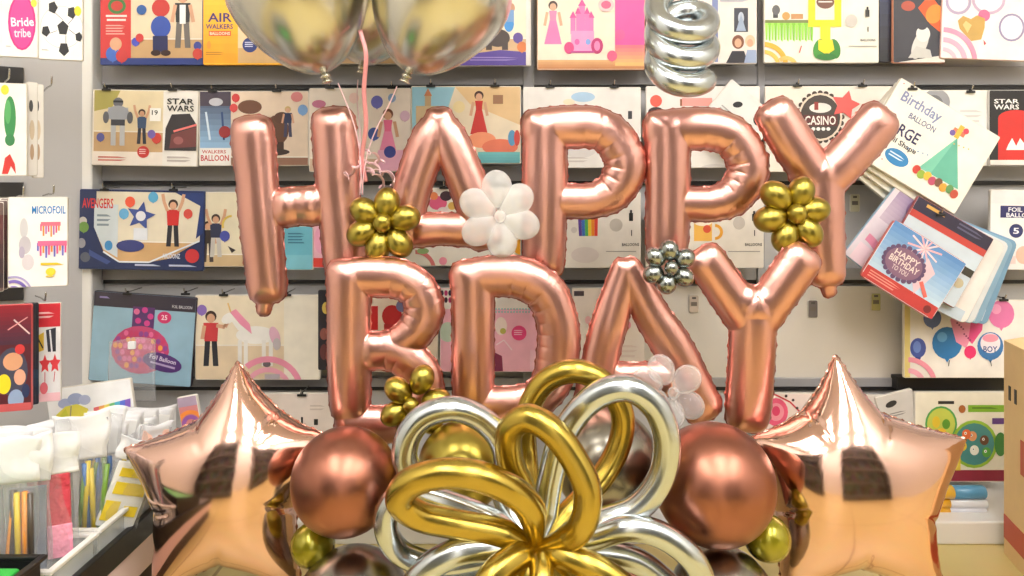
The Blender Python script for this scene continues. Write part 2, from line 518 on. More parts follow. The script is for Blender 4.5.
def poly_sd(X, Yg, poly):
    d = np.full(X.shape, 1e9); ins = np.zeros(X.shape, bool); S = np.zeros(X.shape)
    L = 0
    for (ax, ay), (bx, by) in zip(poly, poly[1:] + poly[:1]):
        dx, dy = bx - ax, by - ay
        l = math.hypot(dx, dy)
        t = np.clip(((X - ax) * dx + (Yg - ay) * dy) / (l * l + 1e-9), 0, 1)
        e = np.hypot(X - ax - t * dx, Yg - ay - t * dy)
        S = np.where(e < d, L + t * l, S); d = np.minimum(d, e); L += l
        cond = ((ay > Yg) != (by > Yg))
        with np.errstate(divide='ignore', invalid='ignore'):
            xi = ax + (Yg - ay) * dx / (dy if abs(dy) > 1e-9 else 1e-9)
        ins ^= cond & (X < xi)
    return np.where(ins, -d, d), S

def foil_star(label, tips, inner, Y, rot=(0, 0, 0), puff=0.72, seed=0):
    rnd = random.Random(seed)
    poly = []
    th = rot[0]                               # the star leans back: find where each corner lies on the leaning plane
    s0 = Y / F
    c0 = sum(p[0] for p in tips) / len(tips); b0 = max(p[1] for p in tips)
    B0 = P(c0, b0, Y); ez = Vector((0, -math.sin(th), math.cos(th))); nn = Vector((0, math.cos(th), math.sin(th)))
    def lean(q):
        d = Vector(((q[0] - CX) / F, 1, -(q[1] - HZ) / F)); o = Vector((0, 0, ZC))
        h_ = o + d * ((B0 - o).dot(nn) / d.dot(nn)) - B0
        return (c0 + h_.x / s0, b0 - h_.dot(ez) / s0)
    tips = [lean(q) for q in tips]; inner = [lean(q) for q in inner]
    n = len(tips)
    for k in range(n):                        # tips are rounded off, the hollows between them are soft
        t, i1, i0 = np.array(tips[k], float), np.array(inner[k], float), np.array(inner[k - 1], float)
        for a in (0.05, 0.02): poly.append(tuple(t + (i0 - t) * a))
        poly.append(tuple(t + ((i0 + i1) / 2 - t) * 0.004))
        for a in (0.02, 0.05): poly.append(tuple(t + (i1 - t) * a))
        nt = np.array(tips[(k + 1) % n], float)
        m = i1
        cc = np.array(tips, float).mean(0)
        pull = lambda p, w: tuple(p + (cc - p) * w)
        for a, w in ((0.3, 0.02), (0.6, 0.03), (0.86, 0.012)): poly.append(pull(t + (m - t) * a, w))
        poly.append(tuple(m))
        for a, w in ((0.86, 0.012), (0.6, 0.03), (0.3, 0.02)): poly.append(pull(nt + (m - nt) * a, w))
    x0 = min(p[0] for p in poly) - 8; x1 = max(p[0] for p in poly) + 8
    y0 = min(p[1] for p in poly) - 8; y1 = max(p[1] for p in poly) + 8
    h = 1.6
    xs = np.arange(x0, x1, h); ys = np.arange(y0, y1, h)
    X, Yg = np.meshgrid(xs, ys, indexing='ij')
    sd, S = poly_sd(X, Yg, poly)
    u = inflate(sd < 0, 5200) * h * h
    H2 = (2 * u) * puff
    cx = c0; cy = sum(p[1] for p in tips) / n
    mul = np.ones(X.shape)
    d = np.maximum(-sd, 0)
    mul -= 0.035 * np.exp(-d / 4.0) * (0.5 + 0.5 * np.cos(2 * PI * S / 8.5 + 2 * np.sin(S / 23.0)))
    for (ix, iy) in inner:                    # creases that run from each hollow towards the middle
        for off in (-0.32, 0.0, 0.3):
            a = math.atan2(cy - iy, cx - ix) + off + rnd.uniform(-.06, .06)
            al = (X - ix) * math.cos(a) + (Yg - iy) * math.sin(a)
            pe = -(X - ix) * math.sin(a) + (Yg - iy) * math.cos(a)
            ln = 30 if off == 0 else 22
            mul -= (0.13 if off == 0 else 0.07) * np.exp(-(pe / 2.6) ** 2) * np.clip(1 - al / ln, 0, 1) * (al > -4)
    for k, (tx, ty) in enumerate(tips):       # long soft folds along the arms
        a = math.atan2(cy - ty, cx - tx) + rnd.uniform(-.08, .08)
        al = (X - tx) * math.cos(a) + (Yg - ty) * math.sin(a)
        pe = -(X - tx) * math.sin(a) + (Yg - ty) * math.cos(a)
        mul -= 0.05 * np.exp(-((pe - 0.22 * al) / 8.0) ** 2) * np.clip(1 - al / 62, 0, 1) * (al > 0)
    H2 = H2 * np.clip(mul, 0.3, 1) ** 2
    H2 = np.where(sd < 0, H2, -8.0 * np.maximum(sd, 0))
    zr = math.sqrt(H2.max()) + 4
    zs = np.arange(-zr, zr, h)
    f = (zs ** 2)[None, None, :] - H2[:, :, None]
    s = Y / F
    by = b0
    conv = lambda px, py, pz: ((px - cx) * s, pz * s, -(py - by) * s)
    v, q = surfnet(f.astype(np.float32), (x0, y0, -zr), h)
    vs = np.stack([(v[:, 0] - cx) * s, v[:, 2] * s, -(v[:, 1] - by) * s], 1)
    t = thing('foil_star_balloon', label, 'star balloon', P(cx, by, Y), rot, group='foil star balloons')
    body = link_mesh('foil_body', vs, q, M['star'], t)
    bm = bmesh.new(); bm.from_mesh(body.data)
    for _ in range(4):
        bmesh.ops.smooth_vert(bm, verts=bm.verts, factor=0.5, use_axis_x=True, use_axis_y=True, use_axis_z=True)
    bmesh.ops.recalc_face_normals(bm, faces=bm.faces)
    bm.to_mesh(body.data); bm.free()
    sv, sf = seam_ribbon(sd, (x0, y0), h, conv, True, out=(1.2, 0.7), lam=9.0)
    link_mesh('seam_edge', sv, sf, M['star_seam'], t)
    return t

YS = 1.22
foil_star('rose gold foil star balloon beside the bins of bagged party goods',
          [(241, 361), (131, 445), (154, 594), (300, 594), (332, 440)],
          [(203, 418), (160, 506), (222, 562), (296, 506), (281, 411)], YS, rot=(-0.14, 0, 0.10), seed=3)
foil_star('rose gold foil star balloon next to the olive green ball, before the bottom shelf',
          [(834, 354), (752, 439), (782, 598), (944, 598), (962, 437)],
          [(803, 411), (774, 509), (856, 566), (928, 517), (876, 411)], YS, rot=(-0.14, 0, -0.05), seed=5)
# ------------------------------------------------------------------ latex balloons
def balloon_profile(r, drop=0.18, n=26, neck=True):
    """round balloon whose neck points down -z; drop stretches the lower half"""
    pr = []
    for k in range(n + 1):
        a = PI / 2 - PI * k / n
        rr = r * math.cos(a); z = r * math.sin(a)
        if z < 0:
            q = -z / r
            z = z * (1 + drop * q * q)
            rr = rr * (1 - 0.25 * drop * q)
        pr.append((max(rr, 0), z))
    if neck:
        zb = pr[-1][1]
        pr[-1] = (r * 0.055, zb - r * 0.005)
        pr += [(r * 0.045, zb - r * 0.04), (0.0, zb - r * 0.05)]
    return pr

def knot_mesh(r, zb):
    b = MB()
    ring = [(r * 0.05 * math.cos(a), r * 0.05 * math.sin(a), zb - r * 0.06) for a in np.linspace(0, 2 * PI, 12, endpoint=False)]
    b.tube(ring, r * 0.03, 8, closed=True)
    b.lathe([(0.0, zb - r * 0.05), (r * 0.03, zb - r * 0.07), (r * 0.075, zb - r * 0.13), (r * 0.085, zb - r * 0.15), (r * 0.06, zb - r * 0.15), (0, zb - r * 0.10)], 14)
    return b

def axis_rot(d):
    """rotation that turns local -z (the neck) towards d"""
    return Vector((0, 0, -1)).rotation_difference(Vector(d).normalized()).to_euler()

def ball(name, label, cat, px, py, r, Y, m, neck=(0, 0.6, -0.5), drop=0.06, group=None):
    R = r * Y / F
    t = thing(name, label, cat, P(px, py, Y), axis_rot(neck), group)
    pr = balloon_profile(R, drop)
    vs, fs = lathe(pr, 48)
    link_mesh('latex_body', vs, fs, M[m], t)
    knot_mesh(R, pr[-1][1] + R * 0.05).build('knot', M[m], t, smooth=True)
    return t

ball('round_balloon', 'shiny copper rose ball balloon beside the star next to the bins', 'balloon', 345, 481, 53, 1.13, 'copper', group='copper balls')
ball('round_balloon', 'shiny copper rose ball balloon between the silver loop and the olive green ball', 'balloon', 714, 484, 60, 1.13, 'copper', group='copper balls')
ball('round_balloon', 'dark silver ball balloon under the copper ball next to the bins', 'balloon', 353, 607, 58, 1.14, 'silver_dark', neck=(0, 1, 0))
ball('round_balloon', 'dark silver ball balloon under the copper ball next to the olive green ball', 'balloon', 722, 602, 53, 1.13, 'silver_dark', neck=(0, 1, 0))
ball('small_round_balloon', 'small olive green ball balloon peeking out under the copper ball next to the bins', 'balloon', 313, 545, 22, 1.17, 'olive', drop=0.1)
ball('small_round_balloon', 'small olive green ball balloon tucked between copper ball and foil star', 'balloon', 767, 538, 23, 1.15, 'olive', drop=0.1)
ball('round_balloon', 'gold ball balloon seen through the upper silver loop under the letter D', 'balloon', 462, 466, 44, 1.20, 'gold_small')
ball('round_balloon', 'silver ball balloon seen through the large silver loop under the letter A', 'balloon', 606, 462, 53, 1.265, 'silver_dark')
ball('round_balloon', 'copper ball balloon in shadow below the middle of the balloon bow', 'balloon', 620, 592, 46, 1.17, 'copper')
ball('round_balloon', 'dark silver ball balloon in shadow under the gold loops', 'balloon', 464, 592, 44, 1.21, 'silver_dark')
ball('helium_balloon', 'large silver balloon at the top, above the letter H', 'balloon', 298, -11, 70.5, 1.36, 'silver_big', neck=(0.30, 0.0, -0.95), drop=0.24, group='silver balloons on strings')
ball('helium_balloon', 'large silver balloon at the top, above the letter A', 'balloon', 442, -9, 71, 1.34, 'silver_big', neck=(-0.38, 0.0, -0.92), drop=0.24, group='silver balloons on strings')
ball('helium_balloon', 'silver balloon half hidden behind the two larger ones at the top', 'balloon', 372, -4, 56, 1.62, 'silver_big', neck=(-0.14, 0.0, -0.98), drop=0.24, group='silver balloons on strings')

def px_path(pts, Y):
    return [P(p[0], p[1], Y + (p[2] if len(p) > 2 else 0)) for p in pts]

# ribbons that tie the silver balloons
b = MB(); b.tube(crom(px_path([(360, 30, -0.03), (366, 55, -0.04), (364, 90, -0.03), (366, 125, -0.02), (362, 158, 0), (366, 182, 0.0)], 1.36), 8), 0.0042, 8, flat=0.12)
tag(b.build('flat_ribbon', M['ribbon'], smooth=True), 'flat rose ribbon hanging straight down between the silver balloons', 'ribbon')
for nm, pts, lab in (
    ('balloon_string', [(338, 83), (345, 100), (352, 118), (358, 140), (361, 168), (360, 195)], 'thin pink string from the knot of the silver balloon above the letter H'),
    ('balloon_string', [(397, 86), (389, 105), (378, 125), (369, 148), (364, 172), (362, 195)], 'thin pink string from the knot of the silver balloon above the letter A'),
    ('balloon_string', [(358, 80, 0.19), (357, 100, 0.12), (360, 130, 0.04), (360, 160, 0), (363, 195)], 'thin pink string from the knot of the half hidden silver balloon')):
    b = MB(); b.tube(crom(px_path(pts, 1.36), 8), 0.0012, 6)
    tag(b.build(nm, M['ribbon_pale'], smooth=True), lab, 'string', 'strings of the silver balloons')
curl = MB()
for k, (sx, sy, ex, ey) in enumerate(((364, 160, 396, 186), (364, 166, 386, 190), (363, 150, 382, 166), (363, 164, 344, 180), (364, 172, 392, 178))):
    pts = []
    for i in range(40):
        t = i / 39
        a = t * 16 + k
        pts.append((sx + (ex - sx) * t + 4.5 * t * math.cos(a), sy + (ey - sy) * t + 6 * math.sin(PI * t) * -0.6 + 4.5 * t * math.sin(a), 0.03 * math.sin(a * 0.5)))
    curl.tube(px_path(pts, 1.355), 0.0028, 6, flat=0.25)
tag(curl.build('curled_ribbon', M['ribbon_pale'], smooth=True), 'bunch of curled pale pink ribbon ends beside the letter H', 'ribbon')

# hanging silver coil
pts, rr = [], []
N = 200
for i in range(N):
    t = i / (N - 1)
    a = 2 * PI * 2.85 * (1 - t) + 0.05
    yc = 74 - 26 * 2.85 * (1 - t)
    pts.append((682 + 26 * math.cos(a), yc + 17 * math.sin(a), -0.036 * math.sin(a)))
    e = min(t, 1 - t) * 30
    rr.append(12.0 * 1.30 / F * min(1, 0.35 + e) )
t = thing('spiral_balloon', 'long silver balloon twisted into a hanging spiral above the second letter P', 'balloon', P(682, 85, 1.30))
b = MB(); b.tube([Vector(p) - t.location for p in px_path(pts, 1.30)], rr, 40, ridge=0.008)
b.build('twisted_tube', M['silver'], t, smooth=True)
b = MB(); b.tube([Vector(p) - t.location for p in px_path([(683, -60), (683, -20), (684, 20), (686, 60)], 1.30)], 0.0008, 6)
b.build('hanging_string', M['cello'], t, smooth=True)

# ------------------------------------------------------------------ loop bow
YL0 = 1.03
HUB = (536, 549, 0.0)
def loop(points, r, mname, root, part='balloon_loop'):
    pts = [HUB] + points + [HUB]
    cr = crom(pts, 14)
    N = len(cr); rad = []
    for i in range(N):
        e = min(i, N - 1 - i) / N
        rad.append(r * YL0 / F * (0.42 + 0.58 * min(1, e * 11)))
    b = MB(); b.tube([P(p[0], p[1], YL0 + p[2]) - root.location for p in cr], rad, 44, ridge=0.012)
    b.build(part, M[mname], root, smooth=True)

bow = thing('balloon_bow', 'big bow of looped gold and silver balloons in front of the lower letters', 'balloon bow', P(536, 620, YL0))
loop([(529, 506, -0.03), (490, 480, -0.05), (448, 473, -0.05), (412, 482, -0.04), (400, 500, -0.025), (420, 516, -0.01), (455, 524, 0.0), (500, 533, 0.0)], 14.5, 'gold', bow)
loop([(572, 536, -0.03), (585, 518, -0.05), (587, 488, -0.05), (572, 456, -0.045), (551, 430, -0.04), (527, 418, -0.03), (510, 431, -0.015), (510, 460, 0.0), (523, 492, 0.01)], 13.5, 'gold', bow)
loop([(527, 470, 0.10), (526, 420, 0.10), (543, 384, 0.09), (574, 371, 0.08), (605, 384, 0.08), (622, 413, 0.08), (619, 445, 0.08), (601, 478, 0.07), (570, 512, 0.05)], 13.0, 'gold', bow)
loop([(600, 523, 0.02), (637, 508, 0.02), (661, 478, 0.02), (667, 440, 0.02), (654, 405, 0.02), (626, 388, 0.02), (592, 399, 0.03), (564, 433, 0.04), (551, 476, 0.04), (544, 515, 0.03)], 14.0, 'silver', bow)
loop([(506, 500, 0.06), (504, 450, 0.06), (485, 422, 0.06), (454, 409, 0.05), (424, 417, 0.05), (407, 440, 0.05), (408, 468, 0.05), (440, 500, 0.05), (500, 530, 0.04)], 13.5, 'silver', bow)
loop([(490, 520, 0.03), (440, 500, 0.03), (404, 493, 0.03), (387, 512, 0.03), (389, 538, 0.03), (408, 557, 0.04), (450, 566, 0.04), (505, 556, 0.03)], 12.5, 'silver', bow)
loop([(588, 539, 0.01), (628, 528, 0.0), (663, 536, 0.0), (693, 560, 0.0), (704, 590, 0.01), (690, 606, 0.02), (668, 584, 0.03), (634, 560, 0.03), (586, 552, 0.02)], 13.0, 'silver', bow)
loop([(492, 548, 0.0), (455, 553, -0.01), (422, 574, -0.01), (408, 606, 0.0), (430, 622, 0.01), (470, 596, 0.02), (505, 570, 0.02)], 13.5, 'silver', bow)
loop([(512, 560, -0.03), (490, 580, -0.05), (480, 612, -0.05), (500, 632, -0.04), (522, 606, -0.03), (530, 575, -0.02)], 14.0, 'gold', bow)
loop([(572, 558, -0.03), (606, 574, -0.04), (634, 600, -0.04), (624, 626, -0.02), (590, 604, -0.01), (556, 574, -0.01)], 13.0, 'gold', bow)
loop([(542, 572, -0.04), (540, 600, -0.06), (552, 630, -0.05), (570, 624, -0.03), (560, 592, -0.02)], 12.0, 'gold', bow)

# ------------------------------------------------------------------ balloon flowers
def flower(label, c, cr, petals, Y, m, stretch=1.25, r=12.5, lift=-0.008):
    t = thing('balloon_flower', label, 'balloon flower', P(c[0], c[1], Y), group='balloon flowers on the letters')
    s = Y / F
    pr = balloon_profile(1.0, 0.12, 20, neck=False)
    for (x, y, *o) in petals:
        rr = (o[0] if o else r) * s
        d = Vector(((c[0] - x) * s, 0, -(c[1] - y) * s))
        e = Matrix.Translation(Vector(((x - c[0]) * s, 0, -(y - c[1]) * s))) @ Vector((0, 0, -1)).rotation_difference(d.normalized()).to_matrix().to_4x4()
        e = e @ Matrix.Diagonal((rr * 0.94, rr * 0.94, rr * stretch * 0.92, 1))
        MB().lathe(pr, 28, e).build('petal', M[m], t, smooth=True)
    e = Matrix.Translation((0, lift - cr * s * 0.4, 0)) @ Matrix.Diagonal((cr * s, cr * s, cr * s, 1))
    MB().lathe(pr, 24, e).build('flower_center', M[m], t, smooth=True)
    return t

flower('gold balloon flower on the upper word between letters H and A', (384, 222), 9.5,
       [(365, 211), (387, 203), (405, 218), (399, 243), (378, 247), (362, 233)], YT - 0.075, 'gold_small', r=14)
flower('gold balloon flower on the stem of the upper letter Y', (794, 213), 10,
       [(776, 196, 15), (801, 192), (814, 210), (808, 232, 14.5), (785, 237), (770, 219, 14.5)], YT - 0.075, 'gold_small', r=14)
flower('silver balloon flower under the second letter P', (670, 267), 7,
       [(669, 250), (685, 258), (684, 277), (667, 284), (653, 274), (655, 257)], YB - 0.07, 'silver_small', r=10.3, stretch=1.1)
flower('milky white balloon flower between the letters A and P of the upper word', (500, 216), 6,
       [(497, 188), (517, 200), (522, 224), (502, 241), (479, 230), (477, 204)], YT - 0.085, 'clear', r=16.5, stretch=1.2)
flower('milky clear balloon flower on the crossbar of the lower letter A', (672, 391), 6,
       [(661, 369), (687, 379), (690, 405), (671, 415), (652, 403), (647, 381)], YB - 0.075, 'clear_thin', r=14.5, stretch=1.12)
flower('gold balloon flower half behind a silver loop under the letter B', (412, 403), 8,
       [(398, 390, 13), (422, 379, 13), (437, 400), (430, 421), (408, 429), (394, 414, 12.5)], YB - 0.085, 'gold_small')
# ------------------------------------------------------------------ the shop
YW = 1.86
CEIL = 2.7
XL, XR, YB0 = -1.75, 2.3, -2.6
def wx(px, Y): return (px - CX) * Y / F
def wz(py, Y): return ZC - (py - HZ) * Y / F

b = MB(); b.box(XL, YB0, -0.05, XR, YW + 0.1, 0); struct(b.build('floor', M['floor']))
b = MB(); b.box(XL, YB0, CEIL, XR, YW + 0.1, CEIL + 0.05); struct(b.build('ceiling', M['ceil']))
XC = wx(80, 1.80)        # the upright between the two bays
b = MB(); b.box(XC, YW, 0, XR, YW + 0.1, CEIL); struct(b.build('wall_back', M['wall']))
b = MB(); b.box(XR, YB0, 0, XR + 0.1, YW + 0.1, CEIL); struct(b.build('wall_right', M['white']))
b = MB(); b.box(XL, YB0 - 0.1, 0, XR, YB0, CEIL); struct(b.build('wall_rear', M['white']))
b = MB(); b.box(XL - 0.1, YB0, 0, XL, YW + 0.1, CEIL); struct(b.build('wall_left', M['white']))
# panel of the left bay, set at an angle
b = MB()
mtx = Matrix.Translation((XC, 1.80, 0)) @ Matrix.Rotation(math.radians(28), 4, 'Z')
b.box(-0.9, 0.0, 0, 0.02, 0.03, CEIL, 0, mtx); struct(b.build('trim_1', M['wall']))
# upright: a white slab whose front edge faces the aisle
t = MB(); t.box(wx(68, 1.802), 1.802, 0, wx(92, 1.802), YW, CEIL); struct(t.build('trim_2', M['white'], bevel=0.004))
# uprights in the back wall
for k, (x0, x1) in enumerate(((523, 534), (757, 764))):
    t = MB(); t.box(wx(x0, 1.845), 1.838, 0.05, wx(x1, 1.845), YW, CEIL); struct(t.build('trim_%d' % (k + 3), M['beam'], bevel=0.002))

# horizontal beams, each with a dark slot along its lower edge that holds the hooks
BEAMS = ((-30, -19, -15), (66, 85, 89), (166, 181, 185), (268, 280, 284), (378, 387, 391), (486, 494, 498))
for k, (a, s0, s1) in enumerate(BEAMS):
    Y = 1.845
    e = thing('slotted_beam', 'grey beam with dark slot, %s' % ('above the picture', 'second row, below the top packages', 'third row, under the robot package', 'fourth row, behind the lower letters', 'fifth row, above the white base shelf packages', 'lowest row, close above the base shelf')[k],
              'beam', (wx(560, Y), YW, wz(s1, Y)))
    e['kind'] = 'structure'
    b = MB(); b.box(wx(98, Y) - e.location.x, Y - YW, wz(s0, Y) - e.location.z, XR - e.location.x - 0.3, 0, wz(a, Y) - e.location.z)
    b.build('beam_face', M['beam'], e, bevel=0.002)
    b = MB(); b.box(wx(98, Y) - e.location.x, Y + 0.006 - YW, 0, XR - e.location.x - 0.3, 0, wz(s0, Y) - e.location.z)
    b.build('slot', M['rail'], e)
# blank white panel where no package hangs
b = MB(); b.box(wx(640, 1.85), 1.85, wz(383, 1.85), wx(912, 1.85), YW, wz(286, 1.85)); struct(b.build('trim_6', M['white_panel'], bevel=0.002))
# dark end of the lower slot on the right
b = MB(); b.box(wx(895, 1.83), 1.82, wz(390, 1.82), wx(1030, 1.83), YW - 0.002, wz(377, 1.82)); struct(b.build('trim_7', M['rail'], bevel=0.002))
# white base shelf
zt = wz(522, 1.62)
b = MB(); b.box(XC, 1.62, 0, 1.9, YW, zt); struct(b.build('trim_8', M['white'], bevel=0.004))

# ceiling lamps
lamp_first = None
for k, (x, y) in enumerate(((-0.95, -2.1), (0.45, -2.1), (1.7, -2.1), (-0.95, -1.0), (0.45, -1.0), (1.7, -1.0), (-0.95, -0.1), (0.45, -0.1), (1.7, -0.1))):
    if lamp_first is None:
        e = thing('ceiling_light', 'square white ceiling light panel of the shop', 'ceiling light', (x, y, CEIL), group='ceiling light panels')
        MB().box(-0.36, -0.36, -0.03, 0.36, 0.36, 0).build('frame', M['white'], e, bevel=0.004)
        MB().box(-0.33, -0.33, -0.036, 0.33, 0.33, -0.0305).build('diffuser', M['lamp'], e)
        lamp_first = e
    else:
        dup(lamp_first, (x, y, CEIL))

def goods_mat():
    m = bpy.data.materials.new('rows_of_dark_goods'); m.use_nodes = True
    nt = m.node_tree; b = nt.nodes['Principled BSDF']
    tc = nt.nodes.new('ShaderNodeTexCoord'); v = nt.nodes.new('ShaderNodeTexVoronoi'); v.inputs['Scale'].default_value = 7
    v.distance = 'CHEBYCHEV'
    nt.links.new(tc.outputs['Object'], v.inputs['Vector'])
    h = nt.nodes.new('ShaderNodeHueSaturation'); h.inputs['Saturation'].default_value = 0.45; h.inputs['Value'].default_value = 0.4
    nt.links.new(v.outputs['Color'], h.inputs['Color']); nt.links.new(h.outputs['Color'], b.inputs['Base Color'])
    b.inputs['Roughness'].default_value = 0.5
    return m
M['goods'] = goods_mat()
# shelves across the aisle: seen only as reflections in the balloons
def gondola(x, y, w, label, rz=0):
    e = thing('shelf_unit', label, 'shelf unit', (x, y, 0), (0, 0, rz), 'shelf units across the aisle')
    MB().box(-w / 2, -0.03, 0, w / 2, 0.0, 1.95).build('back_panel', M['goods'], e)
    for k in range(5):
        z = 0.1 + 0.38 * k
        MB().box(-w / 2, 0.0, z, w / 2, 0.34, z + 0.03).build('shelf', M['grey'], e)
    for s in (-1, 1):
        MB().box(s * w / 2 - 0.02, -0.03, 0, s * w / 2 + 0.02, 0.34, 1.8).build('side_panel', M['darkwood'], e)
    return e
gondola(-0.95, -1.2, 1.2, 'dark shelf unit across the aisle, left of the way through')
gondola(1.15, -1.3, 1.5, 'dark shelf unit across the aisle, right of the way through')
# ------------------------------------------------------------------ cardboard box at the right edge
Yb = 1.585
e = thing('cardboard_box', 'open brown cardboard box with red stripes standing on the floor at the right edge', 'box', (wx(1004, Yb), Yb, 0), (0, 0, math.radians(-14)))
Hb = wz(343, Yb)
W_, D_, T_ = 0.30, 0.42, 0.006
b = MB()
b.box(0, -D_, 0, T_, 0, Hb); b.box(W_ - T_, -D_, 0, W_, 0, Hb); b.box(T_, -T_, 0, W_ - T_, 0, Hb); b.box(T_, -D_, 0, W_ - T_, -D_ + T_, Hb); b.box(T_, -D_ + T_, 0, W_ - T_, -T_, T_)
b.build('carton', M['card'], e)
M['cardred'] = mat('red_print', (196, 92, 66), rough=0.6)
MB().box(-0.0012, -D_ + 0.002, 0.035, 0.0, -0.002, 0.085).build('printed_stripe', M['cardred'], e)
MB().box(-0.0012, -0.13, 0.20, 0.0, -0.085, 0.27).build('printed_patch', M['cardred'], e)
MB().box(-0.0012, -0.036, 0.335, 0.0, -0.026, 0.365).box(-0.0012, -0.065, 0.335, 0.0, -0.055, 0.365).build('printed_mark', M['black'], e)
b = MB(); b.box(0, 0, 0, 0.012, D_ * 0.98, T_, 0, Matrix.Translation((0.0, -D_ + 0.004, Hb)) @ Matrix.Rotation(math.radians(0), 4, 'Y'))
vs = [(0, -D_, Hb), (0, 0, Hb), (0.14, -0.01, Hb + 0.035), (0.14, -D_ + 0.01, Hb + 0.035)]
fl = MB().add(vs + [(x, y, z + T_) for x, y, z in vs], [(3, 2, 1, 0), (4, 5, 6, 7), (0, 1, 5, 4), (1, 2, 6, 5), (2, 3, 7, 6), (3, 0, 4, 7)])
fl.build('top_flap', M['card'], e)
# ------------------------------------------------------------------ printed packages
_txt = {}
def text_geo(s, bold):
    k = (s, bold)
    if k not in _txt:
        c = bpy.data.curves.new('lettering', 'FONT'); c.body = s; c.size = 1
        c.offset = 0.018 if bold else 0.0
        c.resolution_u = 2
        o = bpy.data.objects.new('lettering', c)
        me = o.to_mesh()
        v = [tuple(p.co) for p in me.vertices]; f = [tuple(p.vertices) for p in me.polygons]
        o.to_mesh_clear(); bpy.data.objects.remove(o); bpy.data.curves.remove(c)
        _txt[k] = (v, f)
    return _txt[k]

def clip(poly, x0, y0, x1, y1):
    for ax, lim, sg in ((0, x0, 1), (0, x1, -1), (1, y0, 1), (1, y1, -1)):
        out = []
        for a, b_ in zip(poly, poly[1:] + poly[:1]):
            ia, ib = (a[ax] - lim) * sg >= 0, (b_[ax] - lim) * sg >= 0
            if ia: out.append(a)
            if ia != ib:
                t = (lim - a[ax]) / (b_[ax] - a[ax])
                out.append((a[0] + (b_[0] - a[0]) * t, a[1] + (b_[1] - a[1]) * t))
        poly = out
        if len(poly) < 3: return []
    return poly

